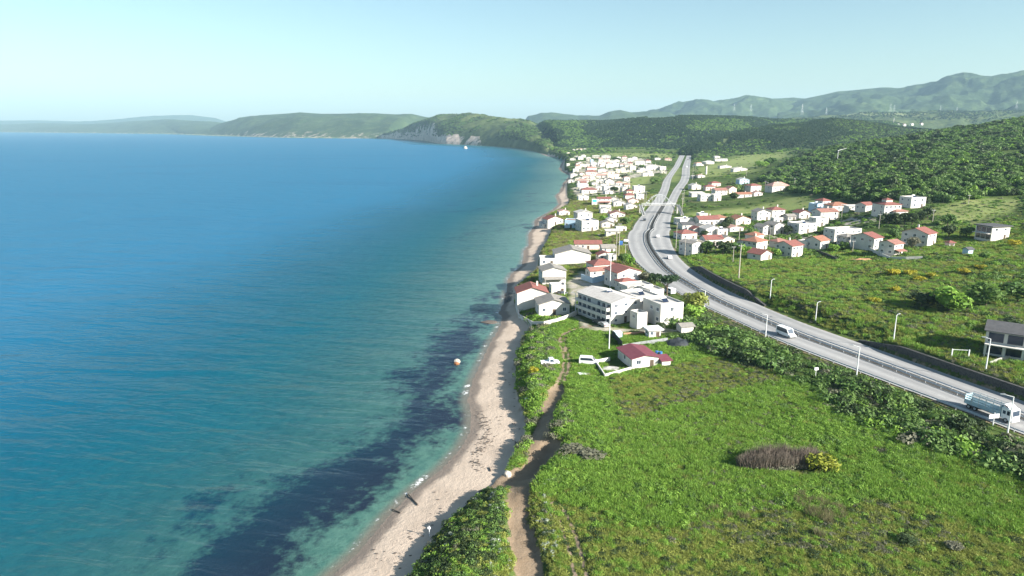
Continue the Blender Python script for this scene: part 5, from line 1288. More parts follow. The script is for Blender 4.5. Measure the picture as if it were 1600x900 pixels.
yc_ = pix(1075,262,RZ)[1]; car('white van far along the inland carriageway', (float(fMR(yc_))*.4+float(fR(yc_))*.6, yc_, RZ), yaw_road(yc_, 1), kind='minibus', group='cars on the highway', name='van', cat='van')
yc_ = pix(1074,250,RZ)[1]; car('tiny dark car at the far end of the inland carriageway', (float(fMR(yc_))*.5+float(fR(yc_))*.5, yc_, RZ), yaw_road(yc_, 1), 'dark_metal', group='cars on the highway', name='car')
yc_ = pix(1013,345,RZ)[1]; car('small dark car on the seaward carriageway near the footbridge', (float(fL(yc_))*.5+float(fML(yc_))*.5, yc_, RZ), yaw_road(yc_, -1), 'dark_metal', group='cars on the highway', name='car')
car('white and blue van parked by the corner of the hut yard wall', ground(920, 568), R(-12), 'white_metal', 'van', None, 'van', 'parked_van')
car('white pickup parked in the grass at the bluff edge', ground(859, 569), R(10), 'white_metal', 'pickup', None, 'pickup', 'parked_pickup')
car('white van parked beside the umbrella pine trunk', ground(1046, 458), R(110), 'white_metal', 'van', None, 'van', 'parked_van')
car('dark car parked under the apartment block balconies', ground(934, 505), R(118), 'dark_metal', 'car', 'cars parked by the apartments')
car('grey car parked in front of the apartment block corner', ground(943, 511), R(112), 'grey_metal', 'car', 'cars parked by the apartments')
car('dark car parked in the lane behind the low grey-roofed house', ground(878, 459), R(30), 'dark_metal', 'car')
car('blue truck-like van parked at the roadside lay-by behind the tall poles', ground(970, 383), R(80), 'blue_plastic', 'van', None, 'van', 'parked_van')
car('white car parked in the roadside lay-by', ground(978, 378), R(70), 'white_metal', 'car')
# lorry with open stake bed
yt = pix(1530,648,RZ)[1]; xt = float(fL(yt))*.52+float(fML(yt))*.48
t = thing('lorry', 'white cab lorry with pale blue stake-sided cargo bed on the highway', 'lorry', (xt, yt, RZ), yaw_road(yt, -1))
L2 = 4.9
MB().box(-L2, L2-.6, -.45, .45, .55, .95).build('chassis', 'dark_metal', t)
cabp = [(2.75,.75),(L2,.55),(L2+.03,1.55),(L2-.12,2.75),(L2-.45,3.0),(2.75,3.0)]
cb = MB().prism(cabp, -1.22, 1.22, 'y').build('cab', 'white_metal', t)
MB().prism([(2.85,3.005),(L2-.7,3.005),(L2-1.2,3.45),(2.95,3.62)], -1.05, 1.05, 'y').build('wind_deflector', 'white_metal', cb)
MB().prism([(3.0,3.45),(3.6,3.2),(3.9,3.2),(3.25,3.5)], -1.075, -1.052, 'y').build('emblem_stripe', 'red_paint', cb)
v = [(L2+.045,-1.05,1.62),(L2+.045,1.05,1.62),(L2-.085,1.05,2.68),(L2-.085,-1.05,2.68)]
MB().add(v+[(a-.05,b_,c) for a,b_,c in v], [(0,1,2,3),(7,6,5,4),(0,4,5,1),(1,5,6,2),(2,6,7,3),(3,7,4,0)]).build('windscreen', 'window_glass', cb)
for sy in (-1, 1):
    MB().prism([(3.85,1.7),(4.72,1.7),(4.6,2.55),(3.85,2.55)], sy*1.222, sy*1.24, 'y').build('side_window', 'window_glass', cb)
    MB().prism([(3.05,1.75),(3.6,1.75),(3.6,2.45),(3.05,2.45)], sy*1.222, sy*1.24, 'y').build('side_window', 'window_glass', cb)
    MB().box(L2-.02,L2+.06,sy*.85-.25,sy*.85+.25,.85,1.08).build('headlight', 'grey_metal', cb)
    MB().box(L2-.25,L2-.1,sy*1.24 if sy > 0 else -1.5,1.5 if sy > 0 else -1.24,1.7,2.3).build('mirror', 'dark_metal', cb)
MB().box(L2+.03,L2+.12,-1.18,1.18,.42,.82).build('bumper', 'white_metal', cb)
MB().box(L2+.121,L2+.13,-.26,.26,.55,.68).build('number_plate', 'dark_metal', cb)
MB().box(-L2,2.55,-1.25,1.25,1.0,1.18).build('bed_floor', 'pale_blue_board', t)
for sy in (-1, 1):
    a0, a1 = (1.22, 1.28) if sy > 0 else (-1.28, -1.22)
    MB().box(-L2,2.55,a0,a1,1.0,1.95).build('side_board', 'pale_blue_board', t)
    MB().box(-L2,2.55,a0,a1,2.25,2.42).build('side_rail', 'pale_blue_board', t)
    MB().box(-L2,2.55,a0,a1,2.72,2.9).build('side_rail', 'pale_blue_board', t)
    MB().box(-L2,2.55,a0,a1,3.25,3.33).build('top_rail', 'grey_metal', t)
    for k in range(6):
        xx = -L2+.04+k*(2.55+L2-.12)/5; MB().box(xx-.05,xx+.05,a0-.02 if sy < 0 else a1+.002,a0-.002 if sy < 0 else a1+.02,.98,3.33).build('stake', 'grey_metal', t)
    for xx in (-3.9,-2.6,3.75): wheel(t, xx, sy*1.05, .5, .34)
MB().box(-L2-.06,-L2-.002,-1.25,1.25,1.0,2.9).build('tailgate', 'pale_blue_board', t)
MB().box(2.56,2.64,-1.25,1.25,1.0,3.3).build('headboard', 'pale_blue_board', t)
# ------------------------------------------------------------------ rocks, yard clutter, shore drift
def rock(label, at, r, mat='pale_rock', seed=1, flat=.6, name='rock', cat='rock'):
    import bmesh
    bm = bmesh.new(); bmesh.ops.create_icosphere(bm, subdivisions=3, radius=1)
    for v_ in bm.verts:
        k = .75+.6*float(fbm(v_.co.x*1.3+seed*5, v_.co.y*1.3+v_.co.z*1.7, 1.0, 3, seed)); v_.co = v_.co*k
    me = bpy.data.meshes.new('rock'); bm.to_mesh(me); bm.free(); me.materials.append(MATS[mat])
    o = link(name, me, None, at, seed, (r, r*.8, r*flat)); return tag(o, label, cat)
p = pix(714, 566, 0); rock('pale rock standing in the shallow water off the beach', (p[0], p[1], .25), .95, 'pale_rock', 3, .75)
rock('rusty low rock at the foot of the pale shallow-water rock', (p[0], p[1]-1.2, .0), 1.0, 'rust', 5, .4)
p = pix(727, 232.5, 0); rock('white sea stack far out in front of the headland', (p[0], p[1], 2.5), 6, 'pale_rock', 4, .95)
p = pix(765, 503, 0); rock('brown submerged reef rock near the sand spit', (p[0], p[1], -.12), 2.6, 'driftwood', 6, .16)
rock('white boulder at the edge of the earth gully', ground(793, 742), .9, 'pale_rock', 8, .7)
rock('white stone block in the dune shrubs halfway along the beach', ground(825, 627), .8, 'white_plaster', 9, .8)
def drift(label, a, b, r):
    A, B = ground(*a), ground(*b); m = MB(); 
    m.tube((0,0,.1),(B[0]-A[0],B[1]-A[1],max(B[2],0)-max(A[2],0)+.15),r,r*.6,7)
    m.tube(((B[0]-A[0])*.6,(B[1]-A[1])*.6,.15),((B[0]-A[0])*.7+.8,(B[1]-A[1])*.6+.3,.4),r*.5,r*.2,5)
    tag(m.build('driftwood', 'driftwood', None, (A[0], A[1], max(A[2],0))), label, 'driftwood')
drift('long dark driftwood log lying across the waterline', (653,790), (637,772), .15)
drift('bent driftwood branch on the wet sand below the log', (626,802), (613,797), .13)
drift('short upright stump of driftwood on the sand near the gully', (806,698), (805,690), .15)
drift('driftwood stick near the seaweed streak', (767,737), (764,731), .14)
x, y, z = ground(671, 838)
t = thing('beach_post', 'thin white post with a small board on the shaded beach', 'post', (x, y, z)); MB().tube((0,0,-.3),(0,0,1.9),.06,.05,6).build('post', 'white_metal', t); MB().box(-.25,.25,-.07,-.05,1.35,1.75).build('board', 'white_metal', t)
# seaweed wrack left on the sand
def wrack(name, label, pts, n, w, mat, s):
    V = []; Qs = []
    for i in range(n):
        k = random.random()*(len(pts)-1); a = int(k); f = k-a
        px_, py_ = [pts[a][j]+(pts[a+1][j]-pts[a][j])*f for j in range(2)]
        X, Yy, _ = pix(px_, py_, 1); X += random.gauss(0, w); Yy += random.gauss(0, w*1.3)
        V.append((X, Yy)); Qs.append(s*(.4+random.random()))
    A = np.array(V); zz = height(A[:,0], A[:,1]); 
    vs = []; fs = []
    for (X, Yy), z0, q in zip(V, zz, Qs):
        if z0 < .05: continue
        b = len(vs); a = random.random()*3
        for k in range(5):
            an = a+k*1.2566; rr = q*(.6+.5*random.random()); vs.append((X+rr*1.5*math.cos(an), Yy+rr*math.sin(an), z0+.03+.07*random.random()))
        vs.append((X, Yy, z0+.14)); fs += [(b+k, b+(k+1)%5, b+5) for k in range(5)]
    me = bpy.data.meshes.new(name); me.from_pydata(vs, [], fs); me.materials.append(MATS[mat]); tag(link(name, me), label, 'seaweed', kind='stuff')
wrack('seaweed_wrack', 'brown seaweed and twigs strewn over the sand', [(812,700),(790,662),(800,620),(812,585),(808,560)], 60, 2.2, 'driftwood', .2)
wrack('seaweed_wrack', 'dark line of dried seaweed along the middle of the beach', [(745,640),(758,660),(760,690),(740,712),(752,735)], 230, .8, 'driftwood', .2)
wrack('seaweed_wrack', 'dried seaweed on the lower beach near the camera', [(700,740),(690,790),(640,850),(600,880),(620,872)], 26, 1.6, 'driftwood', .2)
wrack('seaweed_wrack', 'seaweed washed up in the cove before the first houses', [(757,465),(775,462),(790,463),(793,470),(797,455)], 260, 1.2, 'black_sheet', .5)
wrack('rubble', 'broken brick and stone rubble above the second stone wall', [(1465,555),(1485,562),(1497,560)], 160, 1.2, 'brick_wall', .3)
# yard clutter
x, y, z = ground(967, 531)
t = thing('container', 'grey-blue metal container at the corner of the sheet fence', 'container', (x, y, z), R(10)); MB().box(-1,1,0,2.4,-.3,1.9).build('box', 'blue_and_shade_plaster', t); MB().box(-1.06,1.06,-.06,2.46,1.905,1.98).build('lid', 'white_metal', t)
x, y, z = ground(1031, 567)
for i, (dx, dy, lb) in enumerate([(.3,5.5,'blue plastic barrel behind the hut, left one'),(1.2,5.0,'blue plastic barrel behind the hut, right one')]):
    tag(MB().tube((0,0,-.2),(0,0,1.5),.45,.45,12).build('barrel', 'blue_plastic', None, (x+dx, y+dy, z)), lb, 'barrel')
x, y, z = ground(1040, 563)
tag(MB().tube((0,0,-.2),(0,0,1.1),.3,.25,8).tube((0,0,1.11),(0,0,1.5),.28,.1,8).build('gas_bottle', 'white_metal', None, (x, y, z)), 'white gas bottle standing behind the hut', 'bottle')
x, y, z = ground(912, 584)
tag(MB().slab([(-1.4,-.8,.35),(1.4,-.8,.25),(1.4,.8,.3),(-1.4,.8,.4)], .06).build('sheet_panel', 'white_metal', None, (x, y, z), .3), 'pale sheet panel lying in the grass below the van', 'panel')
def pile(label, px, py, a, b, hh, mat, name, cat, seed):
    x, y, z = ground(px, py); n = 16; i = np.linspace(-1, 1, n); gx_, gy_ = np.meshgrid(i, i)
    e = np.clip(1-gx_**2-gy_**2, 0, 1)**.6; zz = e*hh*(.35+1.1*fbm(gx_*3+seed, gy_*3, 1, 3, seed))-.1
    q = np.arange(n*n).reshape(n, n); Q_ = np.stack([q[:-1,:-1], q[:-1,1:], q[1:,1:], q[1:,:-1]], -1).reshape(-1, 4)
    tag(link(name, np_mesh(name, np.stack([gx_*a, gy_*b, zz], -1).reshape(-1, 3), Q_, mat, True), None, (x, y, z)), label, cat); EXCL.append((x, y, max(a, b)))
pile('black netting heap at the end of the sheet fence', 1060, 537, 3.4, 3.6, 1.5, 'black_sheet', 'netting_heap', 'netting', 3)
pile('patch heap of orange earth in the shrubs below the twin houses', 1350, 407, 4.6, 3.0, .8, 'orange_earth', 'earth_heap', 'earth heap', 5)
pile('grey rubble heap in the hut yard', 955, 575, 2.6, 2.4, .5, 'concrete', 'rubble_heap', 'rubble heap', 7)
x, y, z = ground(1500, 557)
t = thing('gate_frame', 'white gate frame standing alone above the second stone wall', 'gate', (x, y, z), R(-10))
for sx in (-1.9, 1.9): MB().box(sx-.12,sx+.12,-.12,.12,-.4,1.9).build('post', 'white_metal', t)
MB().box(-1.775,1.775,-.04,.04,1.7,1.8).build('bar', 'white_metal', t)
# ------------------------------------------------------------------ single trees
FO, DK, BR, PN, OL, GY, YE = 'leaf_forest', 'leaf_dark', 'leaf_bright', 'leaf_pine', 'leaf_olive', 'leaf_grey', 'leaf_yellow'
tree('umbrella pine with bare trunk beside the highway curve', 1042, 463, 8.2, 4.0, PN, lift=.55, name='umbrella_pine', seed=1)
tree('round dark tree left of the umbrella pine', 1023, 449, 5.6, 3.4, DK, lift=.12, seed=2)
tree('light green tree left of the round dark one', 1008, 444, 5.0, 2.8, GY, lift=.1, seed=3)
tree('bright green cone-shaped conifer by the red hipped house', 984, 417, 5.4, 2.3, BR, lift=.05, name='conifer', seed=0)
tree('grey-green bush tree left of the bright conifer', 973, 412, 5.0, 2.6, FO, lift=.1, seed=1)
tree('big pale-topped tree beside the tall white cube house', 1086, 488, 7.0, 4.6, OL, lift=.08, seed=2)
tree('bright low tree under the pale-topped one by the cube house', 1078, 497, 4.6, 4.0, BR, lift=.05, seed=3)
tree('small round bush tree in front of the tall white cube house', 1031, 517, 2.8, 1.8, DK, lift=.05, seed=0)
tree('round green tree in front of the grey-roofed house by the highway', 1104, 397, 6.4, 3.6, FO, lift=.1, seed=1)
tree('big dark tree in the middle of the lower inland village', 1129, 398, 6.8, 4.6, DK, lift=.1, seed=2)
tree('dark tree right of the big one in the lower inland village', 1147, 396, 6.0, 4.0, FO, lift=.1, seed=3)
tree('light bushy tree by the thick concrete pole', 1163, 398, 5.0, 3.2, BR, lift=.1, seed=0)
tree('dark garden tree behind the long red roof', 1139, 355, 6.5, 3.6, DK, lift=.1, seed=1)
tree('twin dark garden tree between red roof and cream gable', 1133, 361, 5.4, 3.0, DK, lift=.1, seed=2)
tree('tree in front of the white gable of the lower inland village', 1100, 371, 4.4, 2.6, DK, lift=.1, seed=3)
tree('low tree before the red hipped terrace', 1092, 365, 4.0, 2.6, FO, lift=.1, seed=1)
tree('bright tree below the orange hipped house', 1212, 402, 4.6, 2.8, BR, lift=.05, seed=0)
tree('green tree left of the orange hipped house', 1176, 370, 5.0, 3.6, FO, lift=.1, seed=2)
tree('tree at the corner of the dark-windowed house', 1230, 366, 5.4, 2.8, DK, lift=.1, seed=3)
tree('dark tree in the lane left of the modern villa', 1236, 360, 5.0, 2.6, FO, lift=.1, seed=1)
tree('round tree below the white band-roofed house', 1300, 364, 4.6, 3.8, FO, lift=.05, seed=0)
tree('tree in front of the modern villa', 1286, 374, 4.4, 3.2, DK, lift=.05, seed=2)
tree('palm-like green tree right of the grey-brown house', 1302, 393, 4.2, 2.6, BR, lift=.1, seed=3)
tree('tree left of the grey-roofed house on the terrace', 1317, 391, 4.2, 2.4, FO, lift=.1, seed=1)
for i, (px, py, lb) in enumerate([(1378,352,'first dark tree of the row below the tower villa, leftmost'),(1389,351,'second dark tree of the row below the tower villa'),(1401,351,'third dark tree of the row below the tower villa'),(1413,350,'fourth dark tree of the row below the tower villa'),(1425,350,'fifth dark tree of the row below the tower villa'),(1438,346,'dark tree ending the row under the tank-roofed villa'),(1449,340,'dark tree right of the tank-roofed villa')]):
    tree(lb, px, py, 6.2, 3.4, DK, lift=.08, group='dark trees below the tower villa', seed=i)
tree('silver-green olive tree beside the pink-white twin house', 1424, 388, 5.6, 3.4, GY, lift=.1, name='olive_tree', seed=1)
tree('round green tree left of the house with the large shaded gable', 1398, 373, 5.0, 3.2, FO, lift=.1, seed=2)
tree('dark tree right of the house with the large shaded gable', 1482, 372, 6.0, 3.6, DK, lift=.1, seed=3)
tree('green tree above the house with the large shaded gable', 1480, 352, 6.0, 4.0, FO, lift=.1, seed=0)
tree('tree left of the modern box house on the slope', 1509, 372, 5.5, 3.4, FO, lift=.1, seed=1)
tree('large bright tree clump on the right slope', 1484, 484, 7.5, 6.2, BR, lift=.03, seed=2)
tree('large dark tree clump at the right of the slope', 1540, 478, 7.0, 6.0, FO, lift=.03, seed=3)
tree('bushy tree at the right margin of the slope', 1590, 470, 6.0, 5.0, FO, lift=.03, seed=0)
tree('dark tree behind the house with navy glass', 1578, 520, 4.5, 4.0, DK, lift=.05, seed=1)
tree('low wide tree in the lower slope scrub', 1440, 478, 4.6, 4.6, DK, lift=.03, seed=2)
tree('dark round tree on the green square of the far village', 976, 281, 7, 6.5, DK, lift=.05, seed=1)
tree('dark tree clump by the alone white cube', 1024, 287, 7, 6, FO, lift=.05, seed=2)
tree('tree clump among the far village houses', 963, 253, 8, 9, DK, lift=.05, seed=3)
tree('tree right of the windowed far village block', 1003, 264, 6.5, 7, FO, lift=.05, seed=0)
tree('big round tree at the back of the far village', 1022, 249, 9, 9, FO, lift=.05, seed=1)
tree('dark tree in the middle gardens of the far village', 961, 299, 5.5, 5, DK, lift=.05, seed=2)
tree('dark tree near the footbridge stairs', 977, 350, 5.0, 3.6, FO, lift=.05, seed=3)
tree('yellow-green tree beside the hotel', 943, 347, 4.8, 3.0, BR, lift=.1, seed=0)
tree('tree beside the carport of the hamlet', 1148, 312, 6, 5, DK, lift=.05, seed=1)
tree('dark tree at the centre of the hamlet', 1153, 300, 7, 6, FO, lift=.05, seed=2)
tree('tree in the open field right of the water tower', 1190, 262, 9, 9, BR, lift=.05, seed=3)
tree('second tree in the open field, left of the wood', 1204, 258, 10, 9, FO, lift=.05, seed=0)
for i, (px, py, h_, r_, lb) in enumerate([(1395,428,2.6,3.0,'yellow flowering broom bush left below the white garden wall'),(1420,428,2.2,2.6,'yellow flowering broom bush under the white garden wall'),(1437,436,2.2,2.2,'yellow broom bush below the end of the white garden wall'),(1585,383,3.0,2.6,'yellow broom bush in front of the modern box house'),(1508,425,2.0,2.4,'yellow-green broom bush below the garden shed'),(1365,473,1.8,2.2,'small yellow broom in the lower slope scrub'),(1398,455,2.0,2.2,'yellow broom in the middle of the slope scrub'),(1457,430,1.9,2.0,'small yellow broom right of the garden wall end'),(1532,418,1.8,2.0,'small yellow broom on the right slope'),(833,583,1.8,1.6,'yellow flowering shrub in the dune bushes')]):
    bush(lb, px, py, h_, r_, YE, 'broom_bush', 'yellow broom bushes', i)
bush('yellow-green leafy bush at the right end of the brown thicket', 1281, 733, 3.6, 3.2, 'leaf_broom', seed=1)
for _i, (px, py, h_, r_, lb) in enumerate([(893,706,1.4,2.8,'low grey-brown bush patch right of the earth gully'),(921,712,1.5,3.2,'wider low grey-brown bush patch right of the one by the earth gully'),(1421,848,1.3,1.8,'dark low bush in the lower right of the field'),(1492,858,1.2,1.6,'dull brownish bush at the lower right of the field near the dark one')]):
    bush(lb, px, py, h_, r_, 'leaf_grey' if _i != 2 else 'leaf_dark', 'low_bush', 'isolated low bushes in the field', _i)
# brown thicket of bare stems in the field
x, y, z = ground(1222, 726)
t = thing('thicket', 'long brown thicket of bare twigs in the green field', 'thicket', (x, y, z), R(10))
V1, Q1 = blades(9500, 3.1, .045, 901, 1.0, .22, .15); _v = V1.reshape(-1, 4, 3); _c = _v[:,:2].mean(1, keepdims=True)*np.array([1, 1, 0]); V1 = (_v+_c*np.array([7.8, 1.5, 0])).reshape(-1, 3)
V1[:,2] *= (1-.30*(np.abs(V1[:,0])/9)**4)
_v = V1.reshape(-1, 4, 3); _h = .45+.85*fbm(_v[:,0,0]+40, _v[:,0,1]+40, 1.6, 3, 77); _v[:,2:,2] *= _h[:,None]; _v[:,2:,0] += RNG.normal(0, .35, (len(_v), 1)); V1 = _v.reshape(-1, 3)
link('stems', np_mesh('stems', V1, Q1, 'twig_brown'), t)
V2, Q2 = leaf_cloud(5200, .10, 905, 16, flat=.6); _v = V2.reshape(-1, 4, 3); _c = _v.mean(1, keepdims=True); V2 = ((_v-_c)*1.6+_c*np.array([8.6, 2.9, 2.0])+np.array([0, -.5, .7])).reshape(-1, 3)
V2 = V2.reshape(-1, 4, 3); keep = (V2[:,0,2] < 1.7) & ((V2[:,0,2] < 1.0) | (RNG.random(len(V2)) < .75)); V2 = V2[keep].reshape(-1, 3)
link('foliage', np_mesh('foliage', V2, np.arange(len(V2)).reshape(-1, 4), 'leaf_grey'), t)
EXCL.append((x-4, y, 3)); EXCL.append((x+3, y, 3)); EXCL.append((x, y, 3))
# ------------------------------------------------------------------ scattered vegetation
EX = np.array(EXCL)
def clear(P, pad=0):
    ok = np.ones(len(P), bool)
    for ex, ey, er in EX: ok &= (P[:,0]-ex)**2+(P[:,1]-ey)**2 > (er+pad)**2
    return ok
def offroad(P, pl=2.0, pr=2.6):
    yc = np.clip(P[:,1], _Y[0], _Y[-1])
    return (P[:,0] < rx(XL, yc)-pl) | (P[:,0] > rx(XR, yc)+pr) | (P[:,1] > 1660)
def sow(n, xr, yr, pad=0, inset=.6, pl=2.0, pr=2.8, tracks=True, onland=True):
    P = np.stack([RNG.uniform(*xr, n), RNG.uniform(*yr, n)], -1)
    if onland:
        P = P[inpoly(P[:,0], P[:,1], foot_poly)]
        P = P[dpoly(P[:,0], P[:,1], foot) > inset]
    P = P[offroad(P, pl, pr)]
    if tracks:
        P = P[dpoly(P[:,0], P[:,1], track) > 1.9+1.1*fbm(P[:,0], P[:,1], 3, 2, 251)]; P = P[dpoly(P[:,0], P[:,1], gully) > 3.2]
        P = P[np.abs(dpoly(P[:,0], P[:,1], path2)-.8) > .75]; P = P[np.abs(dpoly(P[:,0], P[:,1], ruts)-.85) > .6]
    return P[clear(P, pad)]
def put(P, dz=0): return np.concatenate([P, (height(P[:,0], P[:,1])-dz)[:,None]], 1)
def pj(P):
    z = height(P[:,0], P[:,1], False); return proj(P[:,0], P[:,1], z)
def pmask(px, py, poly): return inpoly(px, py, poly)
YARD = [[(880,440),(905,420),(945,430),(955,450),(905,470),(900,485),(930,508),(985,512),(1000,524),(1070,528),(1072,520),(1040,512),(960,516),(915,516),(893,497),(885,470)],[(900,505),(985,512),(1000,520),(960,522),(905,515)],[(932,565),(985,578),(990,572),(955,560)]]
def notyard(P):
    px, py = pj(P); k = np.ones(len(P), bool)
    for y_ in YARD: k &= ~pmask(px, py, y_)
    return k
# --- near field between beach and highway
P = sow(165000, (-25, 160), (70, 260)); P = P[notyard(P)]
px, py = pj(P)
P = P[(px > 560) & (px < 2000)]; px, py = pj(P)
clump = fbm(P[:,0], P[:,1], 7, 3, 201); big = fbm(P[:,0], P[:,1], 26, 3, 205)
hb = fbm(P[:,0], P[:,1], 12, 3, 241)
# zones of the field: low olive cover in front, reeds in a band, tall bright herbs, scrub at the road bank
olive = sstep(770, 830, py+(big-.5)*160-(px-1200)*.04)
bank = np.clip((P[:,0]-(rx(XL, P[:,1])-19-24*(big-.3)))/12, 0, 1)
plot = pmask(px, py, [(945,592),(1150,548),(1250,582),(975,658)]).astype(float)
dune = np.clip(1-dpoly(P[:,0], P[:,1], foot)/11, 0, 1)*(py < 700)
reed = sstep(.50, .62, fbm(P[:,0], P[:,1], 14, 3, 209)+.0)*pmask(px, py, [(990,775),(1250,760),(1340,800),(1300,840),(1050,830)])*(1-bank)
u = RNG.random(len(P))
g = (u < .62)*(clump > .2)
nb = (dpoly(P[:,0], P[:,1], foot) < 12) & (py > 735) & (dpoly(P[:,0], P[:,1], track) < 40) & (P[:,0] < np.interp(P[:,1], [q[1] for q in track], [q[0] for q in track]))
g = g & ~nb
m = g & (reed < .5) & (olive < .5) & (bank < .6) & (plot < .5)
def gs(k, a, b): return a+(b-a)*RNG.random(k)
scatter('tall_grass', 'tall bright green herbs and grass of the field', put(P[m], .05), gs(m.sum(), .55, 1.25), ['grass_bright0','grass_bright1','grass_bright2','grass_olive0'], RNG.integers(0, 4, m.sum()), cat='grass')
m = g & (((olive >= .5) | (plot > .5) | ((clump > .5) & (u < .36))) & (bank < .6))
scatter('short_grass', 'short olive grass of the field and the open plot', put(P[m], .05), gs(m.sum(), .45, 1.0), ['grass_olive0','grass_olive1','grass_olive2','grass_bright1'], RNG.choice([0,1,2,0,1,2,3], m.sum()), cat='grass')
m = g & (reed >= .5)
scatter('reeds', 'pale dry reeds standing in the field', put(P[m], .05), gs(m.sum(), .6, 1.3), ['grass_reed0','grass_reed1','grass_reed2','grass_bright0'], RNG.choice([0,1,2,3], m.sum(), p=[.16,.16,.10,.58]), cat='reeds')
u2 = RNG.random(len(P))
hn = fbm(P[:,0], P[:,1], 13, 3, 231)
m = (u2 < .05+.30*sstep(.42, .62, hn)) & ~nb & (bank < .5) & (olive < .5) & (plot < .5) & (dune < .3)
mg = (u2 > .70) & (fbm(P[:,0], P[:,1], 12, 3, 221) > .545) & (dune < .3)
scatter('grey_herbs', 'dull grey-green herbs in drifts through the field', put(P[mg], .1), gs(mg.sum(), .4, 1.05), ['bush_grey0','bush_grey1','bush_olive2','bush_dark1'], RNG.choice(4, mg.sum(), p=[.36,.3,.2,.14]))
scatter('herb_clumps', 'leafy herb clumps growing through the field', put(P[m], .1), gs(m.sum(), .45, 1.35), ['bush_green0','bush_green1','bush_green2','bush_forest0','bush_olive0'], RNG.choice(5, m.sum(), p=[.29,.25,.18,.18,.10]))
m = (u2 < .36) & ((olive >= .5) | ((plot > .5) & (u2 < .30)))
scatter('low_shrubs', 'low olive cushion shrubs with dark gaps', put(P[m], .1), np.stack([gs(m.sum(), .4, 1.15)]*3, -1)*np.array([1.2, 1.2, .75]), ['bush_olive0','bush_olive1','bush_olive2','bush_green1','bush_dark0'], RNG.choice(5, m.sum(), p=[.31,.27,.18,.08,.16]))
m = (u2 < .04+.07*clump) & (bank >= .35)
s = (1.0+2.6*RNG.random(m.sum())**1.5)*np.where(hb[m] > .55, 1.25, .85)*np.clip((rx(XL, P[m][:,1])-P[m][:,0])/8, .38, 1)
scatter('bank_scrub', 'dense scrub on the bank below the highway', put(P[m], .2), s, ['bush_forest0','bush_forest1','bush_dark0','bush_dark1','bush_grey0','bush_green0'], np.where(big[m] > .52, RNG.choice(6, m.sum(), p=[.30,.24,.14,.12,.10,.10]), RNG.choice(6, m.sum(), p=[.14,.14,.32,.27,.11,.02])))
m = (dune > .15) & (u2 < .15)
scatter('dune_bushes', 'wind-cut bushes along the top of the bluff', put(P[m], .1), gs(m.sum(), .7, 2.2), ['bush_green0','bush_grey1','bush_forest0','bush_olive1','bush_green2'], RNG.choice(5, m.sum(), p=[.22,.3,.2,.16,.12]))
m = nb & (u2 < .30)
scatter('bluff_bushes', 'bush cover of the near bluff, its shade put into darker leaves', put(P[m], .1), gs(m.sum(), .5, 1.3), ['bush_forest0','bush_dark1','bush_green0','bush_olive1'], RNG.choice(4, m.sum(), p=[.32,.43,.15,.10]))  # darker species stand in for shade on the seaward slope
e1 = np.minimum(dpoly(P[:,0], P[:,1], foot)/2.5, np.abs(dpoly(P[:,0], P[:,1], track)-3.4)/1.2)
m = (e1 < 1.6) & (py > 745) & (u2 > .93)
scatter('silver_shrubs', 'silvery pale shrubs on the edge of the near bluff', put(P[m], .05), gs(m.sum(), .35, .95), ['bush_silver0','bush_silver1','bush_silver2'], RNG.integers(0, 3, m.sum()))
# --- slope and fields inland of the highway, near part
P = sow(66000, (20, 450), (90, 460), pr=3.2, tracks=False); yc = np.clip(P[:,1], _Y[0], _Y[-1])
P = P[P[:,0] > rx(XR, yc)]; px, py = pj(P); P = P[(px < 2150) & ((py > 330) | ((py > 308) & (px > 1425)))]; px, py = pj(P)
cl_ = fbm(P[:,0], P[:,1], 16, 3, 301); bg_ = fbm(P[:,0], P[:,1], 60, 3, 305); u = RNG.random(len(P))
grassy = pmask(px, py, [(1200,480),(1330,470),(1420,520),(1530,545),(1600,600),(1600,625),(1330,528)]) | pmask(px, py, [(1130,400),(1200,408),(1290,405),(1330,420),(1300,440),(1200,425)]) | pmask(px, py, [(1460,310),(1600,310),(1600,335),(1500,345),(1465,350)])
m = (u < np.where(grassy, .14+.3*(cl_ > .55), np.where(cl_ > .46, .55, .10)))
s = gs(m.sum(), .8, 2.1)*np.where(bg_[m] > .5, 1.15, .85)*np.where(grassy[m], .65, 1)
cc = np.where(bg_[m] > .52, RNG.choice(7, m.sum(), p=[.26,.2,.2,.1,.06,.1,.08]), RNG.choice(7, m.sum(), p=[.12,.1,.08,.04,.3,.2,.16]))
scatter('slope_scrub', 'mixed scrub covering the slope inland of the highway', put(P[m], .2), s, ['bush_forest0','bush_forest1','bush_green0','bush_dark0','bush_olive0','bush_grey0','bush_green1'], cc)
P2 = sow(60000, (20, 330), (90, 330), pr=1.2, tracks=False); yc = np.clip(P2[:,1], _Y[0], _Y[-1]); P2 = P2[P2[:,0] > rx(XR, yc)+3.0]; P2 = P2[RNG.random(len(P2)) < .75]
scatter('slope_grass', 'grass between the scrub inland of the highway', put(P2, .05), gs(len(P2), .8, 1.7), ['grass_olive0','grass_olive1','grass_bright0','grass_bright1'], RNG.choice(4, len(P2), p=[.35,.35,.15,.15]), cat='grass')
P = sow(60000, (-20, 130), (215, 620), pad=.2, tracks=False, inset=1.5); P = P[notyard(P)]; px, py = pj(P); yc = np.clip(P[:,1], _Y[0], _Y[-1])
P = P[(P[:,0] < rx(XL, yc)-2.5) & (P[:,1] > 250) & (RNG.random(len(P)) < .75)]
scatter('plot_grass', 'grass of the open plots between the seaside houses', put(P, .05), gs(len(P), .7, 1.6), ['grass_olive0','grass_olive1','grass_bright0','grass_reed0'], RNG.choice(4, len(P), p=[.45,.35,.1,.1]), cat='grass')
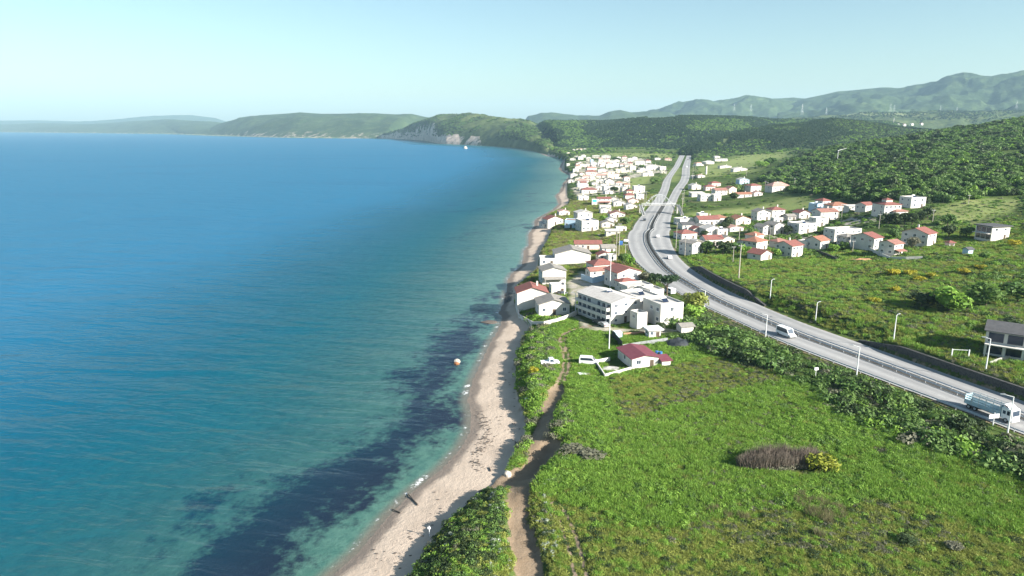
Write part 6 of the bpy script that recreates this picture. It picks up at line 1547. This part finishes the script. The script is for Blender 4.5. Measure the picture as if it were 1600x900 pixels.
# --- wood on the right hill
P = sow(90000, (80, 1150), (300, 1250), pr=6, tracks=False, pad=1); px, py = pj(P)
z_ = height(P[:,0], P[:,1], False)
wood = pmask(px, py, [(1185,282),(1215,268),(1240,250),(1265,240),(1300,230),(1380,215),(1450,208),(1530,198),(1600,186),(1800,168),(1800,300),(1640,308),(1560,305),(1480,318),(1445,318),(1420,312),(1385,312),(1340,316),(1280,305),(1235,300),(1215,290)])
P = P[wood]; px, py = px[wood], py[wood]
f_ = fbm(P[:,0], P[:,1], 60, 3, 401)
gap = pmask(px, py, [(1545,238),(1600,232),(1600,243),(1560,243)]) | pmask(px, py, [(1370,223),(1480,214),(1490,218),(1380,228)]) | pmask(px, py, [(1420,232),(1450,229),(1455,234),(1425,236)])
far_ = P[:,1] > 620
m = (~gap) & (RNG.random(len(P)) < np.where(far_, .62-.45*(f_ > .60), .50))
s = 2.2+3.0*RNG.random(m.sum())**1.6*np.where(P[m][:,1] > 600, 1.25, 1.0)
scatter('forest', 'dense broadleaved wood covering the hill on the right', put(P[m], -.9), np.stack([s, s, s*gs(m.sum(), .8, 1.15)], -1), ['tree_forest0','tree_forest1','tree_forest2','tree_dark0','tree_dark1','tree_bright0'], RNG.choice(6, m.sum(), p=[.27,.24,.2,.12,.09,.08]))
# --- hedges and bushes round the villages, road verges, field edges
P = sow(42000, (-30, 520), (190, 1650), pl=3, pr=4, tracks=False, pad=.3, inset=3); px, py = pj(P)
P = P[(py < 475) & (px > 780) & (px < 1500)]; px, py = pj(P)
f1 = fbm(P[:,0], P[:,1], 30, 4, 501); yc = np.clip(P[:,1], _Y[0], _Y[-1])
verge = np.minimum(np.abs(P[:,0]-rx(XL, yc)), np.abs(P[:,0]-rx(XR, yc))) < 12
mead = np.zeros(len(P), bool)
for pl in ([(1075,330),(1240,318),(1300,335),(1240,338),(1150,352),(1080,348)],[(862,372),(945,372),(955,386),(870,392),(850,388)],[(1090,262),(1150,247),(1230,240),(1220,254),(1180,270),(1100,272)],[(1000,300),(960,285),(990,272),(1030,275)]): mead |= pmask(px, py, pl)
m = (RNG.random(len(P)) < np.where(mead, .02, np.where(f1 > .54, .42, .05)+verge*.12))
s = gs(m.sum(), .8, 2.0)*np.where(P[m][:,1] > 500, 1.3, 1.0)
scatter('garden_bushes', 'hedges and garden bushes between the houses', put(P[m], .2), s, ['bush_forest0','bush_forest1','bush_dark0','bush_green0','bush_olive1','bush_grey0'], RNG.choice(6, m.sum(), p=[.26,.2,.22,.14,.1,.08]))
# --- flat land and woods behind the far village
P = sow(26000, (-260, 900), (1250, 2300), pl=6, pr=6, tracks=False, pad=2, inset=12); px, py = pj(P)
f1 = fbm(P[:,0], P[:,1], 90, 3, 511)
P = P[(f1 > .46) & ~(pmask(px, py, [(900,240),(1050,240),(1060,262),(900,262)])) & ~pmask(px, py, [(1090,247),(1235,238),(1230,252),(1100,262)])]
s = gs(len(P), 2.6, 5)
scatter('woodland', 'woodland on the flat behind the far village', put(P, -.5), s, ['tree_forest0','tree_forest1','tree_dark0','tree_bright1'], RNG.choice(4, len(P), p=[.35,.3,.2,.15]))
def on_hill(k, n, seed, thr=.0, sc=120, tmin=.04):
    X, Yh, Z, nt = HILLS[k]; r = np.random.default_rng(seed)
    # even spread by face area
    A = np.abs((X[1:,:-1]-X[:-1,:-1])*(Yh[:-1,1:]-Yh[:-1,:-1])-(X[:-1,1:]-X[:-1,:-1])*(Yh[1:,:-1]-Yh[:-1,:-1]))[:,:nt-1]
    A = A.copy(); A[:, :max(1,int(tmin*nt))] = 0
    f = r.choice(A.size, n, p=(A/A.sum()).ravel()); i, j = np.unravel_index(f, A.shape); a, b = r.random(n), r.random(n)
    bl_ = lambda M: M[i,j]*(1-a)*(1-b)+M[i+1,j]*a*(1-b)+M[i,j+1]*(1-a)*b+M[i+1,j+1]*a*b
    P = np.stack([bl_(X), bl_(Yh), bl_(Z)], -1)
    return P[fbm(P[:,0], P[:,1], sc, 4, seed) > thr]
hk = {i: None for i in HILLS}
P = on_hill(4, 46000, 611, .30, 160); pb = fbm(P[:,0], P[:,1], 200, 3, 615); P[:,2] += 1.0; s = gs(len(P), 3.0, 5.2)
scatter('plateau_wood', 'pine and broadleaved wood on the plateau behind the village', P, s, ['tree_pine0','tree_pine1','tree_forest0','tree_forest1','tree_bright0'], np.where(pb > .5, RNG.choice(5, len(P), p=[.45,.35,.1,.05,.05]), RNG.choice(5, len(P), p=[.06,.06,.42,.34,.12])))
P = on_hill(5, 19000, 621, .18, 120); pb = fbm(P[:,0], P[:,1], 120, 3, 625); P[:,2] += 1.0; s = gs(len(P), 2.8, 4.8)
scatter('knoll_wood', 'dark pine wood on the knoll beside the end of the highway', P, s, ['tree_pine0','tree_pine1','tree_dark0','tree_forest1','tree_bright0'], np.where(pb > .47, RNG.choice(5, len(P), p=[.45,.35,.12,.05,.03]), RNG.choice(5, len(P), p=[.05,.05,.25,.4,.25])))
P = on_hill(3, 16000, 631, .48, 150, .1); P[:,2] += .8; s = gs(len(P), 3.0, 5.5)
scatter('headland_scrub', 'scrub and small trees on the near headland', P, s*np.array([1.0]), ['tree_forest0','tree_dark1','bush_forest0'], RNG.integers(0, 3, len(P)))
P = on_hill(8 if False else 9, 12000, 641, .47, 180, .05); P[:,2] += .8; s = gs(len(P), 3.5, 6)
scatter('valley_woods', 'woods and hedges of the rolling valley floor', P, s, ['tree_forest0','tree_dark1','tree_pine1'], RNG.integers(0, 3, len(P)))
# ------------------------------------------------------------------ air, sky, sun
SUN = Vector((.84*math.cos(R(26)), -.54*math.cos(R(26)), math.sin(R(26)))).normalized()
mb = MB().box(-17500, 17500, -400, 17600, -12, 640)
n = N('haze_air'); v = n.new('ShaderNodeVolumePrincipled'); v.inputs['Color'].default_value = (.47,.72,.91,1); v.inputs['Density'].default_value = HAZE; v.inputs['Anisotropy'].default_value = 0
n.t.links.new(v.outputs[0], n.out.inputs['Volume']); MATS['haze_air'] = n.m
if HAZE > 0:
    hz = mb.build('haze', 'haze_air'); tag(hz, kind='stuff')
w = bpy.data.worlds.new('World'); sc.world = w; w.use_nodes = True; nt = w.node_tree
bg = nt.nodes['Background']; sky = nt.nodes.new('ShaderNodeTexSky'); sky.sky_type = 'NISHITA'; sky.sun_disc = False
sky.sun_elevation = math.asin(SUN.z); sky.sun_rotation = math.atan2(SUN.x, SUN.y)
sky.air_density = 1.0; sky.dust_density = 1.2; sky.ozone_density = 1.0; sky.altitude = 60
tint = nt.nodes.new('ShaderNodeMix'); tint.data_type = 'RGBA'; tint.blend_type = 'MULTIPLY'; tint.inputs[0].default_value = 1; tint.inputs[7].default_value = (*SKYTINT, 1)
nt.links.new(sky.outputs[0], tint.inputs[6]); nt.links.new(tint.outputs[2], bg.inputs[0]); bg.inputs[1].default_value = SKYK
ld = bpy.data.lights.new('sun', 'SUN'); ld.energy = SUNK; ld.angle = R(.5); ld.color = (1, .95, .86)
lo = bpy.data.objects.new('sun', ld); COL.objects.link(lo); lo.rotation_euler = (-SUN).to_track_quat('-Z', 'Y').to_euler(); lo.location = (0, 0, 500)
sc.view_settings.view_transform = 'Standard'; sc.view_settings.look = 'None'; sc.view_settings.gamma = 1; sc.view_settings.exposure = EXPO
sc.render.engine = 'CYCLES'; cy = sc.cycles
cy.use_denoising = True; cy.denoiser = 'OPENIMAGEDENOISE'; cy.max_bounces = 6; cy.diffuse_bounces = 2; cy.glossy_bounces = 2; cy.transparent_max_bounces = 8; cy.volume_bounces = 0; cy.transmission_bounces = 3
cy.use_adaptive_sampling = True; cy.adaptive_threshold = .01; cy.sample_clamp_indirect = 4
sc.render.film_transparent = False
